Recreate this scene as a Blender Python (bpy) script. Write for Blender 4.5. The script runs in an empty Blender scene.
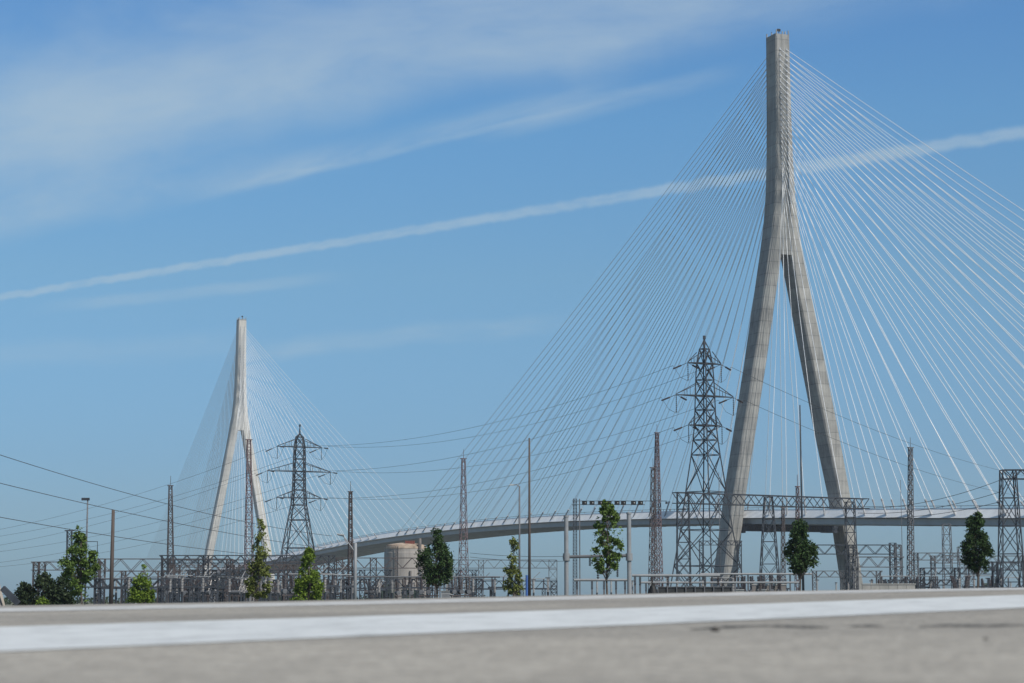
import bpy, math, random
from mathutils import Vector, Matrix

# ------------------------------------------------------------------ camera, sky, sun, exposure
F_PX, CX, CY, HORIZON = 2010.0, 512.0, 341.5, 601.0
PITCH = math.atan((HORIZON - CY) / F_PX)
CAMZ = 1.0
scene = bpy.context.scene
COL = scene.collection

cam_data = bpy.data.cameras.new('camera')
cam = bpy.data.objects.new('camera', cam_data)
COL.objects.link(cam)
cam.location = (0, 0, CAMZ)
cam.rotation_euler = (math.pi / 2 + PITCH, 0, 0)
cam_data.sensor_width = 36.0
cam_data.lens = F_PX * 36.0 / 1024.0
cam_data.clip_start = 0.05
cam_data.clip_end = 60000
cam_data.dof.use_dof = True
cam_data.dof.focus_distance = 420.0
cam_data.dof.aperture_fstop = 13.0
scene.camera = cam

SUN_H = Vector((0.68, -0.733)).normalized()      # horizontal direction towards the sun
SUN_EL = math.radians(47)
sun_dir = Vector((SUN_H.x * math.cos(SUN_EL), SUN_H.y * math.cos(SUN_EL), math.sin(SUN_EL)))
sun_data = bpy.data.lights.new('sun', 'SUN')
sun_data.energy = 4.1
sun_data.angle = math.radians(0.5)
sun_data.color = (1.0, 0.955, 0.885)
sun = bpy.data.objects.new('sun', sun_data)
COL.objects.link(sun)
sun.rotation_euler = sun_dir.to_track_quat('Z', 'Y').to_euler()
sun.location = (0, -50, 300)

scene.view_settings.view_transform = 'Standard'
scene.view_settings.look = 'None'
scene.view_settings.exposure = 0.2
scene.view_settings.gamma = 1.0


def ray(px, py):
    x = (px - CX) / F_PX
    z = (CY - py) / F_PX
    return Vector((x, math.cos(PITCH) - z * math.sin(PITCH), math.sin(PITCH) + z * math.cos(PITCH)))


def P(px, py, Y):
    """world point at distance Y along the view axis that the photograph shows at a pixel"""
    r = ray(px, py)
    t = Y / r.y
    return Vector((r.x * t, Y, CAMZ + r.z * t))


# ---- world: Nishita sky with thin cirrus and contrails placed by direction on the sky
world = bpy.data.worlds.new('World')
scene.world = world
world.use_nodes = True
wn, wl = world.node_tree.nodes, world.node_tree.links
wn.clear()
w_out = wn.new('ShaderNodeOutputWorld')
w_bg = wn.new('ShaderNodeBackground')
w_bg.inputs['Strength'].default_value = 0.15     # the tint ramp below holds half values
wl.new(w_bg.outputs[0], w_out.inputs[0])
sky = wn.new('ShaderNodeTexSky')
sky.sky_type = 'NISHITA'
sky.sun_disc = False
sky.sun_elevation = SUN_EL
sky.sun_rotation = math.atan2(SUN_H.x, SUN_H.y)
sky.altitude = 100
sky.air_density = 1.0
sky.dust_density = 0.6
sky.ozone_density = 2.5
tc = wn.new('ShaderNodeTexCoord')


def wmath(op, a, b=None, c=None, clamp=False):
    m = wn.new('ShaderNodeMath')
    m.operation = op
    m.use_clamp = clamp
    for i, v in enumerate((a, b, c)):
        if v is None:
            continue
        if isinstance(v, (int, float)):
            m.inputs[i].default_value = v
        else:
            wl.new(v, m.inputs[i])
    return m.outputs[0]


def wdot(vec):
    d = wn.new('ShaderNodeVectorMath')
    d.operation = 'DOT_PRODUCT'
    wl.new(tc.outputs['Generated'], d.inputs[0])
    d.inputs[1].default_value = vec
    return d.outputs['Value']


def wsmooth(v, lo, hi, a=0.0, b=1.0):
    m = wn.new('ShaderNodeMapRange')
    m.interpolation_type = 'SMOOTHSTEP'
    wl.new(v, m.inputs[0])
    m.inputs[1].default_value, m.inputs[2].default_value = lo, hi
    m.inputs[3].default_value, m.inputs[4].default_value = a, b
    return m.outputs[0]


def cloud_band(p0, p1, half_px, wob_px, ends, along_scale, across_scale, lo, hi, opacity, detail=6.0, seed=0.0,
               grow=0.0, veil=None):
    """a streak of ice cloud along the great circle through two directions"""
    a, b = ray(*p0).normalized(), ray(*p1).normalized()
    nrm = a.cross(b).normalized()
    if nrm.z < 0:
        nrm = -nrm
    tan = (b - a).normalized()
    across, along = wdot(nrm), wdot(tan)
    comb = wn.new('ShaderNodeCombineXYZ')
    wl.new(wmath('MULTIPLY', along, along_scale), comb.inputs[0])
    wl.new(wmath('MULTIPLY', across, across_scale), comb.inputs[1])
    comb.inputs[2].default_value = seed
    nz = wn.new('ShaderNodeTexNoise')
    nz.inputs['Scale'].default_value = 1.0
    nz.inputs['Detail'].default_value = detail
    nz.inputs['Roughness'].default_value = 0.67
    nz.inputs['Distortion'].default_value = 0.4
    wl.new(comb.outputs[0], nz.inputs['Vector'])
    nz2 = wn.new('ShaderNodeTexNoise')
    nz2.noise_dimensions = '1D'
    nz2.inputs['Detail'].default_value = 4.0
    nz2.inputs['Scale'].default_value = 1.0
    wl.new(wmath('MULTIPLY_ADD', along, along_scale * 2.2, seed + 3.0), nz2.inputs['W'])
    wob = wmath('MULTIPLY', wmath('SUBTRACT', nz2.outputs[0], 0.5), 2.0 * wob_px / F_PX)
    dist = wmath('ABSOLUTE', wmath('ADD', across, wob))
    e0, e1 = tan.dot(ray(*ends[0]).normalized()), tan.dot(ray(*ends[1]).normalized())
    soft = 0.25 * (e1 - e0)
    half = half_px / F_PX
    if veil:                                  # crisp lower edge, long fade upwards
        sa = wmath('ADD', across, wob)
        prof = wmath('MULTIPLY', wsmooth(sa, -veil[0] * .5 / F_PX, veil[0] / F_PX), wsmooth(sa, veil[1] / F_PX, veil[2] / F_PX, 1.0, 0.0))
    elif grow:
        wd = wsmooth(along, e0, e1, half, half * grow)
        dist = wmath('DIVIDE', dist, wd)
        prof = wsmooth(dist, 0.25, 1.0, 1.0, 0.0)
    else:
        prof = wsmooth(dist, half * 0.15, half, 1.0, 0.0)
    tex = wsmooth(nz.outputs[0], lo, hi)
    fade = wmath('MULTIPLY', wsmooth(along, e0 - soft * 0.3, e0 + soft), wsmooth(along, e1 - soft, e1 + soft * 0.3, 1.0, 0.0))
    return wmath('MULTIPLY', wmath('MULTIPLY', prof, tex), wmath('MULTIPLY', fade, opacity))


bands = [
    # the contrail that crosses the whole sky
    cloud_band((0, 297), (1024, 132), 4.6, 2.6, ((-420, 350), (1500, 80)), 45, 120, 0.02, 0.66, 0.44, seed=1.7, grow=2.2),
    # older, wider trail above it
    cloud_band((262, 187), (570, 113), 40, 3, ((190, 205), (640, 97)), 9, 60, 0.12, 0.80, 0.58, seed=5.1, veil=(5, 4, 34)),
    cloud_band((540, 121), (700, 80), 14, 4, ((480, 136), (740, 70)), 9, 60, 0.12, 0.80, 0.3, seed=7.1),
    # broad veil of cirrus in the upper left with a fairly crisp lower edge
    cloud_band((0, 180), (880, 20), 115, 16, ((-900, 330), (1010, -17)), 7, 22, 0.10, 0.84, 0.58, seed=11.3, detail=8, veil=(34, 40, 140)),
    cloud_band((0, 164), (880, 6), 115, 20, ((-900, 330), (1010, -17)), 4, 9, 0.30, 0.80, 0.40, seed=41.3, detail=5, veil=(60, 80, 210)),
    cloud_band((0, 241), (300, 180), 100, 9, ((-900, 430), (330, 174)), 7, 26, 0.12, 0.84, 0.52, seed=15.3, detail=5, veil=(20, 40, 120)),
    # faint low streaks
    cloud_band((260, 350), (520, 326), 15, 6, ((220, 352), (580, 320)), 12, 70, 0.2, 0.8, 0.30, seed=23.0),
    cloud_band((80, 304), (300, 281), 9, 3, ((40, 308), (340, 277)), 12, 70, 0.15, 0.8, 0.30, seed=27.0),
    cloud_band((-50, 362), (220, 345), 20, 8, ((-120, 366), (270, 341)), 10, 60, 0.2, 0.8, 0.2, seed=31.0),
]
tot = bands[0]
for b_ in bands[1:]:
    inv = wmath('MULTIPLY', wmath('SUBTRACT', 1.0, tot), wmath('SUBTRACT', 1.0, b_))
    tot = wmath('SUBTRACT', 1.0, inv)
tot = wmath('MULTIPLY', tot, wsmooth(wdot((0, 0, 1)), 0.0, 0.03))
mixc = wn.new('ShaderNodeMix')
mixc.data_type = 'RGBA'
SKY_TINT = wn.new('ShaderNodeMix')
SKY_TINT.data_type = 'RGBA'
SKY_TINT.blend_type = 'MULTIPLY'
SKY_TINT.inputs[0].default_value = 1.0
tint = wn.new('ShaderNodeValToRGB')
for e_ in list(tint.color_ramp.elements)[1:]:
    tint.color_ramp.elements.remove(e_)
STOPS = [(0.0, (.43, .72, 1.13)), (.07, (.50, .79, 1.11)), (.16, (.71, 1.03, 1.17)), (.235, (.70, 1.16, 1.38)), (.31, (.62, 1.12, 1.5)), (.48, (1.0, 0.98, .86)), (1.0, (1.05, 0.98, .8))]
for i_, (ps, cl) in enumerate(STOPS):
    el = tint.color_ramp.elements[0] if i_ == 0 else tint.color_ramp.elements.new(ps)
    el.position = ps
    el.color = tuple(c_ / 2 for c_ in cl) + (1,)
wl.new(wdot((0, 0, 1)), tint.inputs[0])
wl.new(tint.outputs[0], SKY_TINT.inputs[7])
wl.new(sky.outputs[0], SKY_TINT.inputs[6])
wl.new(tot, mixc.inputs[0])
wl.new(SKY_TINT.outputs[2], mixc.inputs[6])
mixc.inputs[7].default_value = (2.75, 3.42, 3.85, 1)
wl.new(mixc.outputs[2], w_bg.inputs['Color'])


# ------------------------------------------------------------------ materials
def mat(name, col, rough=0.8, metal=0.0, var=0.25, scale=0.6, spec=0.3, bump=0.0, stretch=None):
    m = bpy.data.materials.new(name)
    m.use_nodes = True
    nt = m.node_tree
    n, l = nt.nodes, nt.links
    b = n['Principled BSDF']
    b.inputs['Roughness'].default_value = rough
    b.inputs['Metallic'].default_value = metal
    b.inputs['Specular IOR Level'].default_value = spec
    t = n.new('ShaderNodeTexCoord')
    vec = t.outputs['Object']
    if stretch:
        mp = n.new('ShaderNodeMapping')
        mp.inputs['Scale'].default_value = stretch
        l.new(vec, mp.inputs[0])
        vec = mp.outputs[0]
    z = n.new('ShaderNodeTexNoise')
    z.inputs['Scale'].default_value = scale
    z.inputs['Detail'].default_value = 6
    z.inputs['Roughness'].default_value = 0.65
    l.new(vec, z.inputs['Vector'])
    r = n.new('ShaderNodeValToRGB')
    r.color_ramp.elements[0].position = 0.3
    r.color_ramp.elements[1].position = 0.72
    r.color_ramp.elements[0].color = tuple(c * (1 - var) for c in col) + (1,)
    r.color_ramp.elements[1].color = tuple(min(1, c * (1 + var)) for c in col) + (1,)
    l.new(z.outputs[0], r.inputs[0])
    l.new(r.outputs[0], b.inputs['Base Color'])
    if bump:
        bp = n.new('ShaderNodeBump')
        bp.inputs['Strength'].default_value = bump
        bp.inputs['Distance'].default_value = 0.05
        l.new(z.outputs[0], bp.inputs['Height'])
        l.new(bp.outputs[0], b.inputs['Normal'])
    return m


def concrete(name, light, dark, lift=4.6):
    """board-marked pylon concrete: pour lifts with slightly different tones, dark joints and rain streaks"""
    m = bpy.data.materials.new(name)
    m.use_nodes = True
    nt = m.node_tree
    n, l = nt.nodes, nt.links
    b = n['Principled BSDF']
    b.inputs['Roughness'].default_value = 0.9
    b.inputs['Specular IOR Level'].default_value = 0.2
    t = n.new('ShaderNodeTexCoord')
    sep = n.new('ShaderNodeSeparateXYZ')
    l.new(t.outputs['Object'], sep.inputs[0])

    def mt(op, a, bb=None):
        q = n.new('ShaderNodeMath')
        q.operation = op
        for i, v in enumerate((a, bb)):
            if v is None:
                continue
            if isinstance(v, (int, float)):
                q.inputs[i].default_value = v
            else:
                l.new(v, q.inputs[i])
        return q.outputs[0]
    zz = mt('DIVIDE', sep.outputs[2], lift)
    fl = mt('FLOOR', zz)
    fr = mt('FRACT', zz)
    wn_ = n.new('ShaderNodeTexWhiteNoise')
    wn_.noise_dimensions = '1D'
    l.new(fl, wn_.inputs['W'])
    joint = mt('LESS_THAN', fr, 0.07)
    mp = n.new('ShaderNodeMapping')
    mp.inputs['Scale'].default_value = (1.1, 1.1, 0.06)
    l.new(t.outputs['Object'], mp.inputs[0])
    st = n.new('ShaderNodeTexNoise')
    st.inputs['Scale'].default_value = 1.0
    st.inputs['Detail'].default_value = 7
    l.new(mp.outputs[0], st.inputs['Vector'])
    bl = n.new('ShaderNodeTexNoise')
    bl.inputs['Scale'].default_value = 0.13
    bl.inputs['Detail'].default_value = 8
    bl.inputs['Roughness'].default_value = 0.7
    l.new(t.outputs['Object'], bl.inputs['Vector'])
    s = mt('ADD', mt('MULTIPLY', st.outputs[0], 0.5), mt('MULTIPLY', bl.outputs[0], 0.6))
    s = mt('ADD', s, mt('MULTIPLY', wn_.outputs[0], 0.08))
    s = mt('SUBTRACT', s, mt('MULTIPLY', joint, 0.11))
    r = n.new('ShaderNodeValToRGB')
    r.color_ramp.elements[0].position = 0.38
    r.color_ramp.elements[1].position = 0.86
    r.color_ramp.elements[0].color = dark + (1,)
    r.color_ramp.elements[1].color = light + (1,)
    l.new(s, r.inputs[0])
    l.new(r.outputs[0], b.inputs['Base Color'])
    return m


def leaf_mat(name, lo, hi):
    m = bpy.data.materials.new(name)
    m.use_nodes = True
    nt = m.node_tree
    n, l = nt.nodes, nt.links
    b = n['Principled BSDF']
    b.inputs['Roughness'].default_value = 0.6
    b.inputs['Specular IOR Level'].default_value = 0.25
    g = n.new('ShaderNodeNewGeometry')
    r = n.new('ShaderNodeValToRGB')
    r.color_ramp.elements[0].color = lo + (1,)
    r.color_ramp.elements[1].color = hi + (1,)
    l.new(g.outputs['Random Per Island'], r.inputs[0])
    l.new(r.outputs[0], b.inputs['Base Color'])
    tr = n.new('ShaderNodeBsdfTranslucent')
    l.new(r.outputs[0], tr.inputs[0])
    mx = n.new('ShaderNodeMixShader')
    mx.inputs[0].default_value = 0.25
    l.new(b.outputs[0], mx.inputs[1])
    l.new(tr.outputs[0], mx.inputs[2])
    l.new(mx.outputs[0], n['Material Output'].inputs[0])
    return m


M = {
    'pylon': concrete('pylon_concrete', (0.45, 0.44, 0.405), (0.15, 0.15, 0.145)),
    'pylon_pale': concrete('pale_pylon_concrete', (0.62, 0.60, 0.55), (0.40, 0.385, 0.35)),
    'cable': mat('white_cable_sheath', (0.74, 0.75, 0.75), 0.5, var=0.06),
    'pipe_grey': mat('cable_guide_pipe', (0.30, 0.31, 0.32), 0.6),
    'fairing': mat('white_edge_fairing', (0.88, 0.88, 0.87), 0.6, var=0.10, scale=0.25),
    'girder': mat('blue_grey_girder_paint', (0.38, 0.43, 0.48), 0.55, var=0.12, scale=0.2),
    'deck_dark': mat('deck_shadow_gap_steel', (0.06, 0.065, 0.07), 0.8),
    'dark_steel': mat('dark_weathered_steel', (0.040, 0.048, 0.060), 0.75, 0.0, 0.4, 0.8),
    'brown_steel': mat('brown_weathered_steel', (0.078, 0.066, 0.066), 0.8, 0.0, 0.45, 0.8),
    'rust_steel': mat('faded_red_lead_steel', (0.135, 0.095, 0.10), 0.8, 0.0, 0.5, 0.5),
    'mid_steel': mat('dull_galvanised_steel', (0.115, 0.12, 0.13), 0.7, 0.1, 0.35, 0.8),
    'galv': mat('pale_galvanised_steel', (0.24, 0.25, 0.26), 0.6, 0.1, 0.2, 0.8),
    'insul': mat('dark_glazed_porcelain', (0.045, 0.035, 0.035), 0.35, spec=0.5),
    'insul_pale': mat('pale_grey_porcelain', (0.26, 0.25, 0.24), 0.4, spec=0.5),
    'wire': mat('dull_aluminium_conductor', (0.07, 0.07, 0.075), 0.7),
    'bark': mat('grey_brown_bark', (0.12, 0.10, 0.085), 0.95, var=0.4, scale=6),
    'wood': mat('brown_utility_pole_timber', (0.085, 0.068, 0.06), 0.9, var=0.4, scale=2, stretch=(6, 6, 0.4)),
    'blue': mat('blue_painted_sleeve', (0.05, 0.12, 0.34), 0.6),
    'black': mat('black_plastic_sheet', (0.012, 0.013, 0.014), 0.6),
    'mesh_dark': mat('dark_fence_mesh', (0.035, 0.038, 0.04), 0.8, var=0.3, scale=4),
    'tank': mat('beige_stained_concrete', (0.31, 0.285, 0.26), 0.9, var=0.35, scale=0.25, stretch=(1, 1, 0.15)),
    'tank_rust': mat('orange_rusted_steel', (0.38, 0.30, 0.23), 0.9, var=0.5, scale=0.4),
    'dark_red': mat('dark_red_steel', (0.15, 0.045, 0.035), 0.8),
    'green_box': mat('dark_green_enamel', (0.04, 0.06, 0.05), 0.6),
    'pale_box': mat('pale_grey_enamel', (0.33, 0.33, 0.32), 0.6),
    'brown_box': mat('brown_stained_concrete', (0.17, 0.155, 0.145), 0.9, var=0.35),
    'conc_wall': mat('weathered_wall_concrete', (0.3, 0.29, 0.27), 0.9, var=0.3, scale=0.4),
    'tan': mat('tan_plaster', (0.40, 0.36, 0.31), 0.9),
    'leaf_mid': leaf_mat('mid_green_leaves', (0.045, 0.08, 0.016), (0.15, 0.23, 0.05)),
    'leaf_dark': leaf_mat('dark_green_leaves', (0.014, 0.034, 0.011), (0.06, 0.11, 0.032)),
    'leaf_bright': leaf_mat('bright_yellow_green_leaves', (0.07, 0.12, 0.012), (0.19, 0.27, 0.035)),
    'leaf_olive': leaf_mat('olive_green_leaves', (0.08, 0.10, 0.025), (0.21, 0.24, 0.065)),
    'leaf_bush': leaf_mat('deep_green_bush_leaves', (0.018, 0.034, 0.018), (0.055, 0.08, 0.034)),
}


# ------------------------------------------------------------------ mesh helpers
class MB:
    def __init__(self):
        self.v, self.f = [], []

    def bar(self, p, q, t, t2=None):
        p, q = Vector(p), Vector(q)
        d = q - p
        if d.length < 1e-5:
            return
        d.normalize()
        up = Vector((0, 0, 1)) if abs(d.z) < 0.93 else Vector((1, 0, 0))
        a = d.cross(up).normalized()
        b = a.cross(d)
        h = t / 2
        h2 = (t2 if t2 is not None else t) / 2
        i = len(self.v)
        for c, hh in ((p, h), (q, h2)):
            for sx, sy in ((-1, -1), (1, -1), (1, 1), (-1, 1)):
                self.v.append(tuple(c + a * sx * hh + b * sy * hh))
        for k in range(4):
            j = (k + 1) % 4
            self.f.append((i + k, i + j, i + 4 + j, i + 4 + k))
        self.f.append((i + 3, i + 2, i + 1, i))
        self.f.append((i + 4, i + 5, i + 6, i + 7))

    def box(self, c, s, rz=0.0):
        c = Vector(c)
        R = Matrix.Rotation(rz, 3, 'Z')
        i = len(self.v)
        for z in (-1, 1):
            for x, y in ((-1, -1), (1, -1), (1, 1), (-1, 1)):
                self.v.append(tuple(c + R @ Vector((x * s[0] / 2, y * s[1] / 2, z * s[2] / 2))))
        for k in range(4):
            j = (k + 1) % 4
            self.f.append((i + k, i + j, i + 4 + j, i + 4 + k))
        self.f.append((i + 3, i + 2, i + 1, i))
        self.f.append((i + 4, i + 5, i + 6, i + 7))

    def tube(self, pts, r, n=8, cap=True):
        pts = [Vector(p) for p in pts]
        rs = r if isinstance(r, (list, tuple)) else [r] * len(pts)
        i0 = len(self.v)
        for k, p in enumerate(pts):
            d = (pts[min(k + 1, len(pts) - 1)] - pts[max(k - 1, 0)]).normalized()
            up = Vector((0, 0, 1)) if abs(d.z) < 0.93 else Vector((1, 0, 0))
            a = d.cross(up).normalized()
            b = a.cross(d)
            for j in range(n):
                t = 2 * math.pi * j / n
                self.v.append(tuple(p + (a * math.cos(t) + b * math.sin(t)) * rs[k]))
        for k in range(len(pts) - 1):
            for j in range(n):
                j2 = (j + 1) % n
                self.f.append((i0 + k * n + j, i0 + k * n + j2, i0 + (k + 1) * n + j2, i0 + (k + 1) * n + j))
        if cap:
            self.f.append(tuple(i0 + j for j in range(n))[::-1])
            self.f.append(tuple(i0 + (len(pts) - 1) * n + j for j in range(n)))

    def lathe(self, c, prof, n=16):
        c = Vector(c)
        i0 = len(self.v)
        for r, z in prof:
            for j in range(n):
                t = 2 * math.pi * j / n
                self.v.append((c.x + r * math.cos(t), c.y + r * math.sin(t), c.z + z))
        for k in range(len(prof) - 1):
            for j in range(n):
                j2 = (j + 1) % n
                self.f.append((i0 + k * n + j, i0 + k * n + j2, i0 + (k + 1) * n + j2, i0 + (k + 1) * n + j))
        self.f.append(tuple(i0 + j for j in range(n))[::-1])
        self.f.append(tuple(i0 + (len(prof) - 1) * n + j for j in range(n)))

    def loft(self, rings, caps=True):
        i0 = len(self.v)
        n = len(rings[0])
        for r in rings:
            self.v += [tuple(p) for p in r]
        for k in range(len(rings) - 1):
            for j in range(n):
                j2 = (j + 1) % n
                self.f.append((i0 + k * n + j, i0 + k * n + j2, i0 + (k + 1) * n + j2, i0 + (k + 1) * n + j))
        if caps:
            self.f.append(tuple(i0 + j for j in range(n))[::-1])
            self.f.append(tuple(i0 + (len(rings) - 1) * n + j for j in range(n)))

    def build(self, name, material, parent=None, smooth=False, loc=None):
        me = bpy.data.meshes.new(name)
        vv = self.v
        if loc is not None:
            L = Vector(loc)
            vv = [(a - L.x, b - L.y, c - L.z) for a, b, c in vv]
        me.from_pydata(vv, [], self.f)
        me.materials.append(material)
        if smooth:
            me.polygons.foreach_set('use_smooth', [True] * len(me.polygons))
        me.update()
        o = bpy.data.objects.new(name, me)
        COL.objects.link(o)
        if loc is not None:
            o.location = loc
        if parent is not None:
            o.parent = parent
            if loc is None:                       # mesh given in world space
                o.matrix_parent_inverse = parent_inverse(parent)
        return o


def parent_inverse(p):
    m = Matrix.Translation(p.location) @ p.rotation_euler.to_matrix().to_4x4()
    while p.parent is not None:
        q = p.parent
        m = Matrix.Translation(q.location) @ q.rotation_euler.to_matrix().to_4x4() @ p.matrix_parent_inverse @ m
        p = q
    return m.inverted()


def tag(o, label=None, cat=None, group=None, kind=None):
    if label:
        o['label'] = label
    if cat:
        o['category'] = cat
    if group:
        o['group'] = group
    if kind:
        o['kind'] = kind
    return o


def empty(name, loc, label, cat, group=None):
    o = bpy.data.objects.new(name, None)
    o.location = loc
    o.empty_display_size = 0.5
    COL.objects.link(o)
    return tag(o, label, cat, group)


def copy_tree(o, parent=None):
    c = o.copy()
    COL.objects.link(c)
    if parent is not None:
        c.parent = parent
    for ch in list(o.children):
        copy_tree(ch, c)
    return c


def lattice_col(mb, base, top, w0, w1, n, t, rot=0.0, legt=None, even=True, faces=4):
    """square (or triangular) lattice column between two points, X or zig-zag braced"""
    base, top = Vector(base), Vector(top)
    legt = legt or t * 1.5
    k = faces
    levels = []
    s = 0.0
    cuts = [i / n for i in range(n + 1)]
    if not even:
        ratio = (w1 / w0) ** (1.0 / n)
        acc, hs = 0, []
        for i in range(n):
            hs.append(ratio ** i)
        tot_ = sum(hs)
        cuts = [0]
        for h in hs:
            cuts.append(cuts[-1] + h / tot_)
    for c in cuts:
        w = w0 + (w1 - w0) * c
        p = base.lerp(top, c)
        R = w / 2 / math.cos(math.pi / k)
        levels.append([p + Vector((R * math.cos(rot + math.pi / k + 2 * math.pi * j / k),
                                   R * math.sin(rot + math.pi / k + 2 * math.pi * j / k), 0)) for j in range(k)])
    for j in range(k):
        mb.bar(levels[0][j], levels[-1][j], legt)
    for i in range(len(levels) - 1):
        for j in range(k):
            j2 = (j + 1) % k
            mb.bar(levels[i + 1][j], levels[i + 1][j2], t)
            if w0 > 1.6:
                mb.bar(levels[i][j], levels[i + 1][j2], t)
                mb.bar(levels[i][j2], levels[i + 1][j], t)
            elif (i + j) % 2:
                mb.bar(levels[i][j], levels[i + 1][j2], t)
            else:
                mb.bar(levels[i][j2], levels[i + 1][j], t)


def lattice_beam(mb, p, q, depth, width, n, t, chord=None):
    """box truss: p and q are the ends of its top edge"""
    p, q = Vector(p), Vector(q)
    chord = chord or t * 1.4
    d = (q - p).normalized()
    side = d.cross(Vector((0, 0, 1))).normalized() * (width / 2)
    dn = Vector((0, 0, -depth))
    for s in (-1, 1):
        mb.bar(p + side * s, q + side * s, chord)
        mb.bar(p + side * s + dn, q + side * s + dn, chord)
        for i in range(n):
            a = p.lerp(q, i / n)
            b = p.lerp(q, (i + 0.5) / n)
            c = p.lerp(q, (i + 1) / n)
            mb.bar(a + side * s, b + side * s + dn, t)
            mb.bar(b + side * s + dn, c + side * s, t)
    for i in range(n + 1):
        a = p.lerp(q, i / n)
        mb.bar(a - side, a + side, t)
        if i < n:
            b = p.lerp(q, (i + 1) / n)
            mb.bar(a - side + dn, b + side + dn, t)


# ------------------------------------------------------------------ ground and road
def simple_plane_obj(name, verts, faces, material, kind='structure'):
    me = bpy.data.meshes.new(name)
    me.from_pydata([tuple(v) for v in verts], [], faces)
    me.materials.append(material)
    me.update()
    o = bpy.data.objects.new(name, me)
    COL.objects.link(o)
    o['kind'] = kind
    return o


ground_mat = mat('dry_gravel_and_grass', (0.12, 0.12, 0.085), 0.95, var=0.4, scale=0.05)
simple_plane_obj('ground', [(-3000, -300, 0), (3000, -300, 0), (3000, 4600, 0), (-3000, 4600, 0)], [(0, 1, 2, 3)], ground_mat)

# the paved lot the camera lies on: a gently tilted plane that rises to a crown and falls away behind it
ROAD_H = 0.06
PA, PB = 0.0157, (HORIZON - 577.0) / F_PX


def road_z(x, y):
    return CAMZ - ROAD_H + PA * x + PB * y


def road_pt(px, py):
    """where a pixel's ray meets the road plane"""
    r = ray(px, py)
    t = -ROAD_H / (r.z - PA * r.x - PB * r.y)
    return Vector((r.x * t, r.y * t, CAMZ + r.z * t))


e0, e1 = road_pt(0, 605.0), road_pt(1024, 588.0)
E_DIR = Vector((e1.x - e0.x, e1.y - e0.y, 0)).normalized()
E_NRM = Vector((-E_DIR.y, E_DIR.x, 0))
E_ORG = Vector(((e0.x + e1.x) / 2, (e0.y + e1.y) / 2, 0))


def crown_pt(t, q, lift=0.0):
    """t along the crown, q across it (0 at the crown, negative towards the camera)"""
    p = E_ORG + E_DIR * t + E_NRM * q
    x, y = p.x, p.y
    tt = max(-14, min(14, t))
    c = E_ORG + E_DIR * tt + E_NRM * min(q, 0)
    z = road_z(c.x, c.y)
    z += 0.0022 * math.sin(1.3 * t + 0.4) * math.exp(-(q / 3.0) ** 2) + 0.0008 * math.sin(2.1 * t + 0.7 * q)
    if q > 0:
        z -= 0.035 * q if q < 0.5 else 0.0175 + (q - 0.5) * 0.14
    return Vector((x, y, max(z, -0.06) + lift))


def sheet(name, ts, qs, material, lift, qfun=None):
    verts, faces = [], []
    for t in ts:
        for k, q in enumerate(qs):
            qq = qfun(t, k) if qfun else q
            verts.append(crown_pt(t, qq, lift))
    m = len(qs)
    for i in range(len(ts) - 1):
        for j in range(m - 1):
            faces.append((i * m + j, (i + 1) * m + j, (i + 1) * m + j + 1, i * m + j + 1))
    o = simple_plane_obj(name, verts, faces, material)
    o.data.polygons.foreach_set('use_smooth', [True] * len(o.data.polygons))
    return o


def asphalt_mat():
    m = bpy.data.materials.new('worn_pale_asphalt')
    m.use_nodes = True
    nt = m.node_tree
    n, l = nt.nodes, nt.links
    b = n['Principled BSDF']
    b.inputs['Roughness'].default_value = 0.9
    b.inputs['Specular IOR Level'].default_value = 0.25
    t = n.new('ShaderNodeTexCoord')
    vo = n.new('ShaderNodeTexVoronoi')
    vo.inputs['Scale'].default_value = 130
    l.new(t.outputs['Object'], vo.inputs['Vector'])
    n1 = n.new('ShaderNodeTexNoise')
    n1.inputs['Scale'].default_value = 17
    n1.inputs['Detail'].default_value = 9
    n1.inputs['Roughness'].default_value = 0.7
    l.new(t.outputs['Object'], n1.inputs['Vector'])
    n2 = n.new('ShaderNodeTexNoise')
    n2.inputs['Scale'].default_value = 0.9
    n2.inputs['Detail'].default_value = 5
    l.new(t.outputs['Object'], n2.inputs['Vector'])
    r1 = n.new('ShaderNodeValToRGB')
    r1.color_ramp.elements[0].position, r1.color_ramp.elements[1].position = 0.40, 0.62
    r1.color_ramp.elements[0].color = (0.262, 0.25, 0.228, 1)
    r1.color_ramp.elements[1].color = (0.322, 0.308, 0.28, 1)
    l.new(n1.outputs[0], r1.inputs[0])
    r2 = n.new('ShaderNodeValToRGB')
    r2.color_ramp.elements[0].position, r2.color_ramp.elements[1].position = 0.35, 0.68
    r2.color_ramp.elements[0].color = (0.78, 0.78, 0.78, 1)
    r2.color_ramp.elements[1].color = (1.08, 1.07, 1.05, 1)
    l.new(n2.outputs[0], r2.inputs[0])
    mx = n.new('ShaderNodeMix')
    mx.data_type = 'RGBA'
    mx.blend_type = 'MULTIPLY'
    mx.inputs[0].default_value = 1
    l.new(r1.outputs[0], mx.inputs[6])
    l.new(r2.outputs[0], mx.inputs[7])
    sp = n.new('ShaderNodeHueSaturation')
    vr = n.new('ShaderNodeMapRange')
    l.new(vo.outputs['Color'], vr.inputs[0])
    vr.inputs[3].default_value, vr.inputs[4].default_value = 0.72, 1.25
    l.new(vr.outputs[0], sp.inputs['Value'])
    l.new(mx.outputs[2], sp.inputs['Color'])
    l.new(sp.outputs[0], b.inputs['Base Color'])
    bp = n.new('ShaderNodeBump')
    bp.inputs['Strength'].default_value = 0.5
    bp.inputs['Distance'].default_value = 0.003
    l.new(vo.outputs['Distance'], bp.inputs['Height'])
    l.new(bp.outputs[0], b.inputs['Normal'])
    return m


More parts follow.
